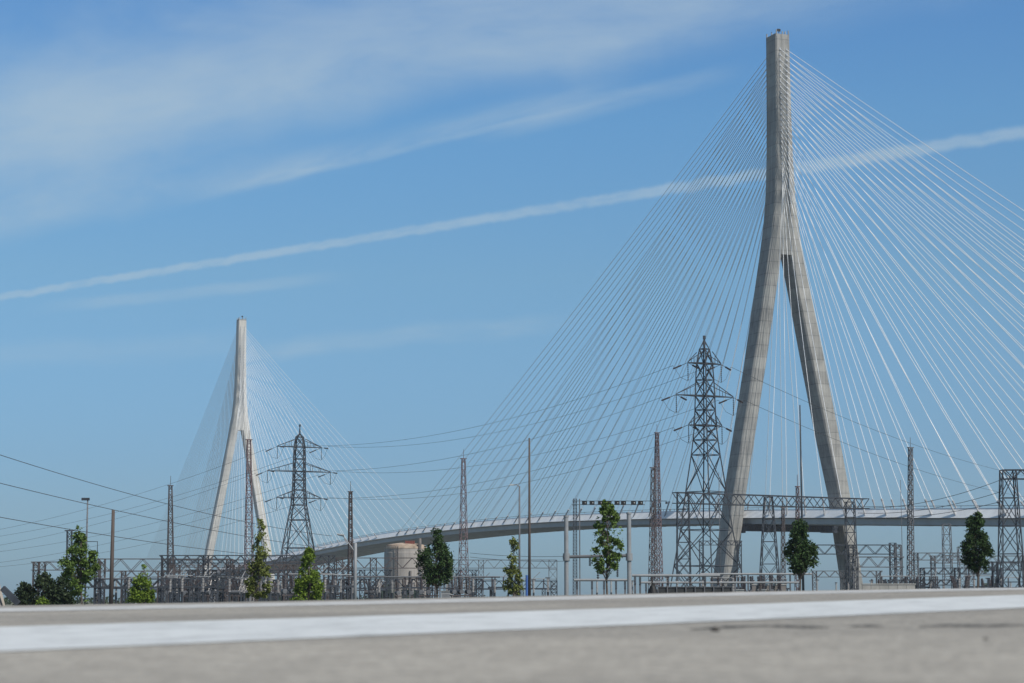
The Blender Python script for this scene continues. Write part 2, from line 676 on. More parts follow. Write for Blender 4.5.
def frange(a, b, s):
    k = int(round((b - a) / s))
    return [a + (b - a) * i / k for i in range(k + 1)]


ts = frange(-40, -14, 2) + frange(-14, 14, 0.25)[1:] + frange(14, 40, 2)[1:]
qs = [-25, -18, -12, -9] + frange(-7.5, 0, 0.25) + [0.12, 0.3, 0.5, 1, 2, 4, 6, 8, 9]
sheet('road', ts, qs, asphalt_mat(), 0.0)


def to_tq(p):
    d = Vector((p.x, p.y, 0)) - E_ORG
    return d.dot(E_DIR), d.dot(E_NRM)


def paint_mat(name, col, wear=0.34):
    m = bpy.data.materials.new(name)
    m.use_nodes = True
    nt = m.node_tree
    n, l = nt.nodes, nt.links
    b = n['Principled BSDF']
    b.inputs['Roughness'].default_value = 0.7
    t = n.new('ShaderNodeTexCoord')
    n1 = n.new('ShaderNodeTexNoise')
    n1.inputs['Scale'].default_value = 14
    n1.inputs['Detail'].default_value = 10
    n1.inputs['Roughness'].default_value = 0.75
    l.new(t.outputs['Object'], n1.inputs['Vector'])
    r = n.new('ShaderNodeValToRGB')
    r.color_ramp.elements[0].position, r.color_ramp.elements[1].position = wear, wear + 0.2
    r.color_ramp.elements[0].color = tuple(c * 0.62 for c in col) + (1,)
    r.color_ramp.elements[1].color = col + (1,)
    l.new(n1.outputs[0], r.inputs[0])
    l.new(r.outputs[0], b.inputs['Base Color'])
    return m


def stripe(name, far, near, material, lift, ext):
    """painted band between two lines given by where the photo shows them"""
    (t0, q0), (t1, q1) = to_tq(road_pt(*far[0])), to_tq(road_pt(*far[1]))
    (s0, r0), (s1, r1) = to_tq(road_pt(*near[0])), to_tq(road_pt(*near[1]))

    def qf(t, k):
        a = q0 + (q1 - q0) * (t - t0) / (t1 - t0)
        b = r0 + (r1 - r0) * (t - s0) / (s1 - s0)
        return min(b + (a - b) * k / 4.0, -0.004) + 0.004 * math.sin(7 * t + k) * (k in (0, 4)) * 1.0
    return sheet(name, frange(-ext, ext, 0.1), [0, 1, 2, 3, 4], material, lift, qf)


stripe('road_marking', ((0, 627.5), (1024, 596)), ((0, 653), (1024, 608)), paint_mat('white_road_paint', (0.55, 0.575, 0.585)), 0.0008, 6)
stripe('road_edge_line', ((0, 607.5), (1024, 588.3)), ((0, 611.5), (1024, 590.8)), paint_mat('worn_white_edge_paint', (0.52, 0.52, 0.51), 0.40), 0.0006, 14)

# crack with dark filler, and bits of grit on the asphalt
rng = random.Random(5)
crack = MB()
pts = [(690, 629.5), (716, 628.2), (738, 626.6), (765, 626.0), (792, 626.8), (816, 627.4), (832, 627.8)]
pts2 = [(846, 626.6), (868, 625.8), (886, 626.4)]
pts3 = [(918, 626.6), (950, 625.4), (985, 625.8), (1040, 624.6)]
verts, faces = [], []
for seg in (pts, pts2, pts3):
    c0 = len(verts)
    dense = []
    for a, b in zip(seg, seg[1:]):
        for i in range(6):
            dense.append((a[0] + (b[0] - a[0]) * i / 6, a[1] + (b[1] - a[1]) * i / 6))
    for i, (px, py) in enumerate(dense):
        w = (0.35 + rng.random() * 0.7) * min(1, i / 4, (len(dense) - 1 - i) / 4) + 0.1
        for s in (-1, 1):
            q = road_pt(px, py + s * w + rng.uniform(-.3, .3))
            t_, q_ = to_tq(q)
            verts.append(crown_pt(t_, q_, 0.0006))
    for i in range(len(dense) - 1):
        k = c0 + 2 * i
        faces.append((k, k + 2, k + 3, k + 1))
simple_plane_obj('road_crack', verts, faces, mat('dark_crack_filler', (0.09, 0.088, 0.082), 0.95, var=0.5, scale=30))


def pebble(px, py, r, label, seed):
    rg = random.Random(seed)
    t_, q_ = to_tq(road_pt(px, py))
    c = crown_pt(t_, q_, r * 0.5)
    m = MB()
    prof = []
    rings = []
    for k in range(6):
        a = -math.pi / 2 + math.pi * k / 5
        rings.append([c + Vector((math.cos(a) * math.cos(2 * math.pi * j / 9) * r * rg.uniform(.8, 1.2) + 1e-4 * j,
                                  math.cos(a) * math.sin(2 * math.pi * j / 9) * r * rg.uniform(.8, 1.1),
                                  math.sin(a) * r * 0.6)) for j in range(9)])
    m.loft(rings)
    o = m.build('pebble', mat('dark_pebble', (0.07, 0.065, 0.06), 0.9), smooth=True)
    tag(o, label, 'pebble')


pebble(715, 631.5, 0.0050, 'small dark pebble lying on the grey asphalt just below the crack', 1)
pebble(985, 640, 0.0020, 'tiny speck of grit on the asphalt at lower right', 2)

# ------------------------------------------------------------------ the bridge
T1 = Vector((103.217, 759.626, 0))
T2 = Vector((-211.064, 1553.094, 0))
U = (T2 - T1).normalized()
N = Vector((U.y, -U.x, 0))
SPAN = (T2 - T1).length
bridge_rot = math.atan2(N.y, N.x)       # local x = N (across), local y = U (towards the far pylon)
bridge = empty('cable_stayed_bridge', T1, 'long cable-stayed bridge with two tall concrete A-shaped pylons and white fans of cables', 'bridge')
bridge.rotation_euler = (0, 0, bridge_rot)


def part(mb, name, material, parent=bridge, smooth=False):
    o = mb.build(name, material, None, smooth)
    o.parent = parent
    return o


OUT = [(-3, 31.0), (10, 28.9), (41, 24.2), (90, 14.9), (132, 7.5), (144, 5.6), (156, 4.4), (170, 3.75), (187, 3.35), (217.5, 3.05)]


def outer(z):
    for (a, p), (b, q) in zip(OUT, OUT[1:]):
        if z <= b:
            return p + (q - p) * (z - a) / (b - a)
    return OUT[-1][1]


def ring(s0, s1, d, z, ch=0.55):
    h = d / 2
    c = min(ch, (s1 - s0) * .3)
    return [Vector(p) for p in ((s0 + c, -h, z), (s1 - c, -h, z), (s1, -h + c, z), (s1, h - c, z), (s1 - c, h, z), (s0 + c, h, z), (s0, h - c, z), (s0, -h + c, z))]


CROTCH = 132.0
DEPTH = 8.4


def make_pylon(material, y0):
    sp = MB()
    sp.loft([ring(-outer(z), outer(z), DEPTH, z) for z in (CROTCH, 136, 140, 144, 150, 156, 163, 170, 178, 187, 200, 217.5)])
    root = sp.build('pylon', material, None)
    root.parent = bridge
    root.location = (0, y0, 0)
    for s in (-1, 1):
        lg = MB()
        rings = []
        for z in (-3, 10, 26, 41, 65, 90, 112, CROTCH - 0.004):
            wd_ = 5.5
            out_ = outer(z)
            if s > 0:                # the right-hand leg stands slightly wider and tapers more
                wd_ = 4.4 if z < 12 else 5.0 if z < 50 else 5.8
                out_ += 1.5 * math.sin(math.pi * min(1, max(0, (CROTCH - z) / 150))) if z > 0 else .5
            a, b = out_ - wd_, out_
            if s < 0:
                a, b = -b, -a
            rings.append(ring(a, b, DEPTH + (0.9 if z < 11 else 0.0) + (0.8 if s > 0 and z < 100 else 0.0), z))
        lg.loft(rings)
        part(lg, 'leg', material, root)
    tw = MB()                               # parapet on the pylon top with rail posts and a mast
    for s in (-1, 1):
        tw.box((s * 2.75, 0, 218.1), (0.35, 7.8, 1.2))
        tw.box((0, s * 3.85, 218.0), (5.1, 0.3, 1.0))
    for x, y, h in ((-2.6, -3.8, 1.7), (-2.6, 3.8, 1.9), (0, -3.8, 1.2), (1.2, -3.8, 1.3), (2.6, -3.8, 1.8), (-2.6, 0, 1.3)):
        tw.box((x, y, 218.4 + h / 2), (0.35, 0.35, h))
    part(tw, 'top_parapet', M['pylon'], root)
    bc = MB()
    bc.tube([(0.6, 0, 217.5), (0.6, 0, 221.6)], 0.14, 6)
    bc.box((0.6, 0, 221.2), (1.3, 0.4, 1.0))
    part(bc, 'beacon', M['black'], root)
    bc = MB()
    bc.tube([(-1.9, 1.5, 217.5), (-1.9, 1.5, 220.6)], 0.12, 6)
    part(bc, 'rod', M['black'], root)
    return root


near_pylon = make_pylon(M['pylon'], 0)
near_pylon['label'] = 'nearer and taller-looking grey concrete pylon'
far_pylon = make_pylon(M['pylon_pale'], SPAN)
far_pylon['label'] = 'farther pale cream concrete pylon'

# deck: height of its lower edge along the bridge (u measured from the near pylon)
PROF = [(-430, 15.0), (-171, 25.0), (-101, 27.7), (-26, 30.6), (40, 32.9), (90, 34.5), (175, 36.6), (240, 37.4), (300, 37.6), (360, 37.2), (420, 36.6), (480, 35.4),
        (565, 32.6), (700, 27.4), (853, 21.6), (1150, 10.0)]


def deck_z(u):
    for (a, p), (b, q) in zip(PROF, PROF[1:]):
        if u <= b:
            return p + (q - p) * (u - a) / (b - a)
    return PROF[-1][1]


us = frange(-430, 1150, 10)
zs = [deck_z(u) for u in us]
for _ in range(4):
    zs = [zs[0]] + [(zs[i - 1] + 2 * zs[i] + zs[i + 1]) / 4 for i in range(1, len(zs) - 1)] + [zs[-1]]
DZ = dict(zip([round(u, 3) for u in us], zs))


def dz(u):
    x = (u + 430) / 10
    i = max(0, min(len(zs) - 2, int(x)))
    return zs[i] + (zs[i + 1] - zs[i]) * (x - i)


def profile(pts_fn):
    return [[Vector((s, u, dz(u) + z)) for s, z in pts_fn] for u in us]


W = 17.6
d = MB()
d.loft(profile([(-W + .6, 0.05), (-W + .6, 0.75), (W - .6, 0.75), (W - .6, 0.05)]))
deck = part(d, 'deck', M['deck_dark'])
for s in (-1, 1):
    f = MB()       # sloping white wind fairing and parapet above it
    pf = [(s * (W + 1.9), 0.25), (s * (W - .35), 3.3), (s * (W - .6), 3.3), (s * (W - .6), 0.12)]
    f.loft(profile(pf if s > 0 else pf[::-1]))
    part(f, 'fairing', M['fairing'], deck)
    g = MB()
    pg = [(s * (W - .2), -0.05), (s * (W - .6), -2.0), (s * (W - 1.8), -2.0), (s * (W - 1.8), -0.05)]
    g.loft(profile(pg if s > 0 else pg[::-1]))
    part(g, 'edge_girder', M['girder'], deck)
sf = MB()
sf.loft(profile([(-W + 1.85, -1.75), (-W + 1.85, -0.06), (W - 1.85, -0.06), (W - 1.85, -1.75)]))
part(sf, 'soffit', M['girder'], deck)
for s in (-1, 1):   # thin barrier rail with posts along both edges
    rl = MB()
    for i in range(len(us) - 1):
        a, b = us[i], us[i + 1]
        rl.bar((s * (W - .5), a, dz(a) + 4.0), (s * (W - .5), b, dz(b) + 4.0), 0.16)
        rl.bar((s * (W - .5), a, dz(a) + 3.3), (s * (W - .5), a, dz(a) + 4.0), 0.14)
    part(rl, 'barrier_rail', M['galv'], deck)
fb = MB()           # floor beams that show as ribs beneath the soffit
for u in frange(-420, 1140, 15):
    fb.box((0, u, dz(u) - 1.9), (2 * W - 4.2, 0.6, 0.5))
part(fb, 'floor_beam', M['girder'], deck)
ug = MB()           # service gantry hung between the near pylon's legs
zg = dz(0) - 2.2
lattice_beam(ug, (-20, -3.2, zg), (20, -3.2, zg), 2.4, 2.2, 18, 0.22)
ug.box((-20.2, -2.0, zg - 1.5), (2.6, 2.4, 3.4))
ug.box((-9.0, -2.0, zg - 1.6), (4.0, 2.0, 2.4))
ug.box((17.5, -1.5, zg - 1.2), (5.5, 3.0, 3.0))
part(ug, 'service_gantry', M['dark_steel'])
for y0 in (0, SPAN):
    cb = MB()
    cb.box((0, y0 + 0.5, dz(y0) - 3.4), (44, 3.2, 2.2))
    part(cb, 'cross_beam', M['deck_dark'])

# stay cables
cables = []
CA, SA = math.cos(bridge_rot), math.sin(bridge_rot)


def to_world(p):
    return Vector((T1.x + p.x * CA - p.y * SA, T1.y + p.x * SA + p.y * CA, p.z))


def to_px(w):
    q = w - Vector((0, 0, CAMZ))
    fy = q.y * math.cos(PITCH) + q.z * math.sin(PITCH)
    fz = -q.y * math.sin(PITCH) + q.z * math.cos(PITCH)
    return CX + F_PX * q.x / fy, CY - F_PX * fz / fy


for tower, y0 in ((0, 0.0), (1, SPAN)):
    for k in range(27):
        z = 212.4 - 2.14 * (26 - k)
        for fside in (-1, 1):
            main = (fside > 0) == (tower == 0)
            du = 21 + 14.95 * k if main else (21 + 13.2 * k if k < 16 else 219 + 8.2 * (k - 15))
            for s in (-1, 1):
                u = y0 + fside * du
                top = Vector((s * 1.45, y0 + fside * (DEPTH / 2 + 0.1), z))
                bot = Vector((s * (W + 1.2), u, dz(u) + 0.7))
                a, b = to_px(to_world(top)), to_px(to_world(bot))
                n_in = sum(1 for i in range(60) if 0 <= a[0] + (b[0] - a[0]) * i / 59 <= 1024 and 0 <= a[1] + (b[1] - a[1]) * i / 59 <= 683)
                vis = math.hypot(a[0] - b[0], a[1] - b[1]) * n_in / 60 * (1.0 if tower == 0 else 0.5)
                cables.append((vis, tower, top, bot))
cables.sort(key=lambda c: -c[0])
rest_c, rest_p, rest_r = MB(), MB(), MB()
for i, (vis, tower, top, bot) in enumerate(cables):
    single = i < 100
    c = MB() if single else rest_c
    L = (top - bot).length
    pts = []
    for j in range(9):
        t = j / 8
        q = bot.lerp(top, t)
        q.z -= 4 * (L / 420.0) ** 2 * 2.2 * t * (1 - t)
        pts.append(q)
    c.tube(pts, 0.102, 6, cap=False)
    dirn = (top - bot).normalized()
    g = MB() if single else rest_p
    g.tube([bot - dirn * 0.3, bot + dirn * 6.4, bot + dirn * 6.45, bot + dirn * 7.1], [0.30, 0.30, 0.38, 0.38], 7)
    rc = MB() if single else rest_r            # dark recess where the stay leaves the pylon face
    fs = 1 if bot.y > top.y else -1
    rc.box((top.x, top.y - fs * 0.05, top.z), (0.75, 0.22, 1.05))
    if single:
        o = part(c, 'stay_cable', M['cable'])
        part(rc, 'anchor_recess', M['pipe_grey'], o)
        part(g, 'guide_pipe', M['pipe_grey'], o)
o = part(rest_c, 'stay_cables', M['cable'])
o['kind'] = 'stuff'
o = part(rest_r, 'anchor_recesses', M['pipe_grey'])
o['kind'] = 'stuff'
o = part(rest_p, 'guide_pipes', M['pipe_grey'])
o['kind'] = 'stuff'


# ------------------------------------------------------------------ transmission towers and their conductors
def sag_line(p, q, sag, n=26):
    out = []
    for i in range(n + 1):
        t = i / n
        v = Vector(p).lerp(Vector(q), t)
        v.z -= 4 * sag * t * (1 - t)
        out.append(v)
    return out


def wire(p, q, sag, label, group=None, r=0.03):
    m = MB()
    m.tube(sag_line(p, q, sag), r, 4, cap=False)
    o = m.build('power_line', M['wire'], loc=tuple(Vector(p)))
    tag(o, label, 'power line', group)
    return o


def insulator(mb, p, q, r=0.16):
    n = 9
    p, q = Vector(p), Vector(q)
    mb.tube([p, q], r * 0.35, 5)
    dd = (q - p) / n
    for i in range(n):
        a = p + dd * (i + 0.2)
        b = p + dd * (i + 0.75)
        mb.tube([a, b], [r, r * 0.55], 7)


def transmission_tower(name, px, Y, levels, arms, label, left_to, right_to, steel, yaw, t, jumper=True):
    """levels: (pixel row, half diagonal in px); arms: (pixel row, half length in px)"""
    base = P(px, HORIZON, Y)
    base.z = 0
    m2 = Y / F_PX
    root = empty(name, base, label, 'transmission tower', 'steel transmission towers')
    body = MB()
    lv = []
    for py, hd in levels:
        z = P(px, py, Y).z if py < 599 else 0.0
        lv.append((z, hd * m2))

    def corners(z, hd):
        return [Vector((base.x + hd * math.cos(yaw + j * math.pi / 2), base.y + hd * math.sin(yaw + j * math.pi / 2), z)) for j in range(4)]
    for (z0, h0), (z1, h1) in zip(lv, lv[1:]):
        A_, B_ = corners(z0, h0), corners(z1, h1)
        for j in range(4):
            k = (j + 1) % 4
            body.bar(A_[j], B_[j], t * (1.45 if h0 > 1.2 else .8))
            if h1 < 0.02:
                continue
            body.bar(B_[j], B_[k], t)
            body.bar(A_[j], B_[k], t * .85)
            body.bar(A_[k], B_[j], t * .85)
    body.box((base.x, base.y, lv[-1][0] + 0.1), (0.45, 0.45, 0.6))
    body.build('lattice_body', steel, root)
    ax = Vector((0.905, 0.425, 0))
    tips = {}
    for lvl, (py, half, bodyhalf) in enumerate(arms):
        z = P(px, py, Y).z
        L = half * m2 / ax.x
        bh = bodyhalf * m2
        arm = MB()
        c = Vector((base.x, base.y, z))
        rise = 2.3 if half > 25 else 2.0
        for s in (-1, 1):
            tip = c + ax * s * L
            for e in (-1, 1):
                w = Vector((-ax.y, ax.x, 0)) * e * bh * 0.7
                root_ = c + ax * s * bh * 0.6 + w
                arm.bar(root_, tip, t)
                arm.bar(root_ + Vector((0, 0, rise)), tip + Vector((0, 0, 0.12)), t * .8)
                for f in (0.3, 0.6):
                    arm.bar(root_.lerp(tip, f), (root_ + Vector((0, 0, rise))).lerp(tip, f), t * .6)
            tips[(lvl, s)] = tip
        arm.bar(c - ax * L * 0.98, c + ax * L * 0.98, t * 1.1)
        ao = arm.build('cross_arm', steel, root)
        for s in (-1, 1):
            tip = tips[(lvl, s)]
            for target in (left_to, right_to):
                dd = (Vector(target[(lvl, s)]) - tip).normalized()
                dd.z -= 0.12
                dd.normalize()
                ins = MB()
                insulator(ins, tip + dd * 2.2, tip + dd * 4.8, 0.16)
                ins.tube([tip, tip + dd * 2.2], 0.05, 4)
                ins.build('insulator', M['insul'], ao)
            ins = MB()
            insulator(ins, tip - Vector((0, 0, 0.1)), tip - Vector((0, 0, 3.1)), 0.12)
            ins.build('insulator', M['insul'], ao)
            e1_ = tip + (Vector(left_to[(lvl, s)]) - tip).normalized() * 4.8
            e2_ = tip + (Vector(right_to[(lvl, s)]) - tip).normalized() * 4.8
            jl = MB()
            low = tip - Vector((0, 0, 3.2))
            jl.tube([e1_, e1_.lerp(low, .5) - Vector((0, 0, .7)), low, e2_.lerp(low, .5) - Vector((0, 0, .7)), e2_], 0.035, 4, cap=False)
            jl.build('jumper_wire', M['wire'], ao)
    return root, tips


Y1, Y2 = 345.0, 516.0
arms1 = [(363.5, 17.5, 9), (396, 30, 10), (425.5, 17.5, 11)]
arms2 = [(447, 21, 7), (471.5, 30, 7), (498, 21, 7)]
AX = Vector((0.905, 0.425, 0))


def tip_of(px, Y, arm, s):
    b = P(px, HORIZON, Y)
    z = P(px, arm[0], Y).z
    return Vector((b.x, b.y, z)) + AX * s * (arm[1] * Y / F_PX / AX.x)


tips1 = {(l, s): tip_of(707.5, Y1, arms1[l], s) for l in range(3) for s in (-1, 1)}
tips2 = {(l, s): tip_of(297.5, Y2, arms2[l], s) for l in range(3) for s in (-1, 1)}
far_right = {(l, s): P(1150, 478 + 17 * l, 760) + AX * s * 4 for l in range(3) for s in (-1, 1)}
far_left = {(l, s): P(-90, 545 + 13 * l, 640) + AX * s * 5 for l in range(3) for s in (-1, 1)}
transmission_tower('transmission_tower', 707.5, Y1,
                   [(601, 40), (566, 33), (530, 26), (492, 20.5), (455, 14.5), (440, 12.5), (425.5, 11), (410, 10.3), (396, 9.8), (380, 9.2), (363.5, 8.0), (349, 5.0), (341.5, .9), (338, 0.01)],
                   arms1, 'big dark steel transmission tower standing in front of the deck beside the nearer pylon',
                   tips2, far_right, M['dark_steel'], math.radians(2), 0.135)
transmission_tower('transmission_tower', 297.5, Y2,
                   [(601, 26), (575, 24), (548, 19), (520, 13), (505, 9.5), (490, 8), (480, 7.6), (471.5, 7.4), (459, 7.2), (447, 6.6), (437, 4.6), (434, .8), (426, 0.01)],
                   arms2, 'smaller-looking dark steel lattice transmission tower right of the far pale pylon', far_left, tips1, M['dark_steel'], math.radians(40), 0.185)
lvl_name = ('upper', 'middle', 'lower')
for l in range(3):
    for s in (-1, 1):
        side = 'left' if s < 0 else 'right'
        a, b = tips1[(l, s)], tips2[(l, s)]
        dd = (b - a).normalized() * 4.8
        wire(a + dd, b - dd, 4.5, f'thin dark conductor strung between the {lvl_name[l]} {side} arms of both transmission towers', 'conductors between the transmission towers')
        c = far_right[(l, s)]
        if s > 0 and l < 2:
            wire(a + (c - a).normalized() * 4.8, c, 9.0, f'thin conductor from the {lvl_name[l]} {side} arm of the big tower running right behind the pylon', 'conductors right of the big tower', r=0.035)
        c = far_left[(l, s)]
        wire(b + (c - b).normalized() * 4.8, c, 4.0, f'thin conductor from the {lvl_name[l]} {side} arm of the small tower falling away to the left', 'conductors left of the small tower', r=0.034)
for (y0_, y1_, sg, nm) in ((440, 536, 1.3, 'topmost'), (473, 549, 0.8, 'middle'), (511, 561, 0.8, 'lowest')):
    wire(P(-60, y0_ - 5, 190), P(332, y1_, 330), sg, f'{nm} of the three dark power lines slanting down from the left edge', 'dark power lines at the left edge', r=0.034)
for (y0_, y1_, sg, nm) in ((479, 508, 0.9, 'topmost'), (491, 513, 0.8, 'middle'), (501, 517, 0.7, 'lowest')):
    wire(P(1003, y0_, 222), P(858, y1_, 262), sg, f'{nm} of three power lines from the tall right gantry tower to the long gantry', 'power lines at the right', r=0.03)
for k, (a, b, nm) in enumerate((((470, 553), (575, 556), 'upper'), ((470, 557), (570, 561), 'lower'))):
    wire(P(a[0], a[1], 290), P(b[0], b[1], 260), 0.25, f'{nm} of two thin wires meeting the grey tubular posts from the left', 'wires at the tubular posts', r=0.028)


# ------------------------------------------------------------------ lattice masts
def lattice_mast(px, ytop, Y, w0px, w1px, steel, label, n=None, t=0.09, spike=1.6, faces=4, lean=0.0):
    base = P(px, HORIZON, Y)
    base.z = 0
    top = P(px + lean, ytop, Y)
    m2 = Y / F_PX
    root = empty('lattice_mast', base, label, 'mast', 'slender lattice masts of the substation')
    mb = MB()
    w0, w1 = w0px * m2 * .78, w1px * m2 * .72
    t *= .8
    hh = top.z
    n = n or max(8, int(hh / ((w0 + w1) * 0.55)))
    lattice_col(mb, base, top, w0, w1, n, t, rot=math.radians(20), legt=t * 1.35, faces=faces)
    mb.build('lattice_shaft', steel, root)
    cp = MB()
    cp.box((top.x, top.y, top.z + 0.06), (w1 * 2.0, w1 * 1.1, 0.12), math.radians(20))
    cp.tube([top, top + Vector((0, 0, spike))], 0.04, 5)
    cp.build('lightning_rod', steel, root)
    return root


lattice_mast(170.5, 486, 320, 9.5, 4.0, M['brown_steel'], 'brown lattice mast rising from the switchyard left of the far pylon', t=.10)
lattice_mast(249, 440, 340, 12, 4.5, M['rust_steel'], 'faded reddish lattice mast standing in front of the far pylon legs', t=.10)
lattice_mast(350.5, 492, 300, 6.5, 3.4, M['brown_steel'], 'short dark brown lattice mast beside the grey lamp post, right of the small transmission tower', t=.12)
lattice_mast(463.5, 459, 330, 12, 4.2, M['rust_steel'], 'greyish red lattice mast alone in front of the mid-span deck', t=.085)
lattice_mast(657, 433, 360, 13, 3.6, M['rust_steel'], 'taller of the two reddish lattice masts left of the big transmission tower', t=.10)
lattice_mast(653, 468, 330, 10, 4.2, M['brown_steel'], 'shorter brown lattice mast paired with the tall reddish one', t=.09)
lattice_mast(910.5, 448, 300, 7.5, 4.2, M['mid_steel'], 'grey lattice mast in front of the deck right of the nearer pylon', t=.10)
lattice_mast(797.5, 487, 262, 6.0, 3.2, M['rust_steel'], 'thin reddish lattice spire behind the long gantry between the pylon legs', t=.06)
lattice_mast(783, 508, 300, 5.5, 3.2, M['brown_steel'], 'short brown lattice spire just left of the dark tree at the pylon', t=.07)
lattice_mast(69.5, 531, 260, 7, 6.2, M['dark_steel'], 'stubby dark lattice mast hidden behind the leaning tree at left', t=.10, spike=.3)


# ------------------------------------------------------------------ poles and lamp posts
def pole(px, ytop, Y, r0, r1, material, name, label, cat, extra=None):
    base = P(px, HORIZON, Y)
    base.z = 0
    top = P(px, ytop, Y)
    top.x = base.x
    root = empty(name, base, label, cat)
    m = MB()
    m.tube([base, base.lerp(top, .5), top], [r0, (r0 + r1) / 2, r1], 10)
    m.build('shaft', material, root, smooth=True)
    if extra:
        extra(root, base, top)
    return root


def lamp_arm(length, drop=0.0):
    def fn(root, base, top):
        a = MB()
        e = top + Vector((length, 0.3, 0.12 - drop))
        a.tube([top - Vector((0, 0, .05)), top.lerp(e, .5) + Vector((0, 0, .08)), e], 0.055, 6)
        a.build('arm', M['galv'], root)
        h = MB()
        h.loft([[e + Vector((x * sgn, y, z)) for x, y, z in ((0, -.12, -.05), (0, .12, -.05), (0, .12, .06), (0, -.12, .06))] for sgn in (1,)] +
               [[e + Vector((math.copysign(.45, length), y, z)) for y, z in ((-.16, -.05), (.16, -.05), (.1, .04), (-.1, .04))]])
        h.build('lamp_head', M['pale_box'], root)
    return fn


def brackets(root, base, top):
    for k, f in enumerate((0.62, 0.38)):
        b = MB()
        z = base.lerp(top, f)
        b.tube([z, z + Vector((1.25, 0, 0)), z + Vector((1.25, 0, -1.3))], 0.05, 5)
        insulator(b, z + Vector((1.25, 0, -1.0)), z + Vector((1.25, 0, -1.7)), 0.1)
        b.build('bracket', M['dark_steel'], root)
    b = MB()
    b.box(top + Vector((-.25, 0, .1)), (0.9, 0.25, 0.3))
    b.build('camera_head', M['dark_steel'], root)


pole(85, 500, 230, 0.11, 0.08, M['mid_steel'], 'bracket_pole', 'slim grey pole with two square wire brackets beside the leaning tree', 'pole', brackets)
pole(111, 510, 215, 0.24, 0.17, M['wood'], 'utility_pole', 'plain brown timber pole standing alone at left', 'pole')


def sleeve(root, base, top):
    s = MB()
    s.tube([base + Vector((-.28, -.1, 0.4)), base + Vector((-.28, -.1, 3.6))], 0.12, 8)
    s.build('marker_sleeve', M['blue'], root)


pole(529.5, 438, 205, 0.17, 0.09, M['wood'], 'tall_pole', 'tall thin dark pole with a blue sleeve at its foot', 'pole', sleeve)
pole(519.5, 486, 190, 0.12, 0.075, M['mid_steel'], 'street_lamp', 'slim grey street lamp with short arm standing beside the tall dark pole', 'street lamp', lamp_arm(-0.5))
pole(803.5, 405, 215, 0.14, 0.07, M['dark_steel'], 'flag_pole', 'very tall bare dark pole rising between the legs of the nearer pylon', 'pole')
pole(720.5, 472, 300, 0.06, 0.04, M['mid_steel'], 'lightning_rod_pole', 'hair-thin rod above the left end of the long gantry', 'rod').location
pole(903.5, 480, 290, 0.05, 0.04, M['mid_steel'], 'whip_aerial', 'hair-thin aerial left of the grey lattice mast at right', 'aerial')


def diag_arm(root, base, top):
    a = MB()
    j = base.lerp(top, 0.86)
    a.tube([j, j + Vector((-1.25, .1, 1.65))], 0.055, 6)
    a.build('arm', M['galv'], root)
    h = MB()
    h.tube([j + Vector((-1.1, .1, 1.6)), j + Vector((-1.75, .1, 1.72))], [0.14, 0.09], 6)
    h.build('lamp_head', M['galv'], root)


pole(355, 543, 190, 0.17, 0.14, M['galv'], 'street_lamp', 'pale grey lamp post with a slanting arm in front of the yard', 'street lamp', diag_arm)

# tubular bus frame with two fat pale posts
def bus_frame():
    Y = 165.0
    a, b = P(566.5, HORIZON, Y), P(629.5, HORIZON, Y)
    a.z = b.z = 0
    root = empty('bus_support_frame', (a + b) / 2 * 1.0, 'pale tubular steel frame of two round posts and a crossbar around a leafy tree', 'steel frame')
    for q, yt in ((a, 517), (b, 514)):
        m = MB()
        tp = P(576, yt, Y).z
        m.tube([q, q + Vector((0, 0, tp))], 0.18, 14)
        m.tube([q + Vector((0, 0, tp)), q + Vector((0, 0, tp + .12))], 0.22, 14)
        zc = P(576, 557, Y).z
        m.tube([q + Vector((0, 0, zc - .3)), q + Vector((0, 0, zc + .3))], 0.28, 14)
        m.build('post', M['galv'], root, smooth=False)
    zc = P(576, 557, Y).z
    c = MB()
    c.tube([a + Vector((-0.3, 0, zc)), b + Vector((0.2, 0, zc + .12))], 0.13, 10)
    c.build('crossbar', M['mid_steel'], root)
    for px, y0_, y1_ in ((598, 558, 579), (617.5, 560, 577), (590, 558, 566)):
        h = MB()
        insulator(h, P(px, y0_, Y), P(px, y1_, Y), 0.13)
        h.build('hanging_insulator', M['mid_steel'], root)
    return root


bus_frame()


def pipe_rack(px0, px1, y, Y, supports, label, rad=0.12, mat_=None, sp_tops=True):
    """horizontal bus pipe carried on slim posts"""
    mat_ = mat_ or M['galv']
    a, b = P(px0, y, Y), P(px1, y, Y)
    root = empty('bus_pipe', Vector(((a.x + b.x) / 2, Y, 0)), label, 'bus pipe', 'pale bus pipes on posts')
    m = MB()
    m.tube([a, b], rad, 8)
    m.build('pipe', mat_, root)
    for px in supports:
        q = P(px, y, Y)
        s = MB()
        s.bar((q.x, Y, 0), (q.x, Y, q.z - 0.75), 0.16)
        s.build('post', M['mid_steel'], root)
        i_ = MB()
        insulator(i_, (q.x, Y, q.z - 0.8), (q.x, Y, q.z - rad), 0.14)
        i_.build('insulator', M['insul'], root)
    return root


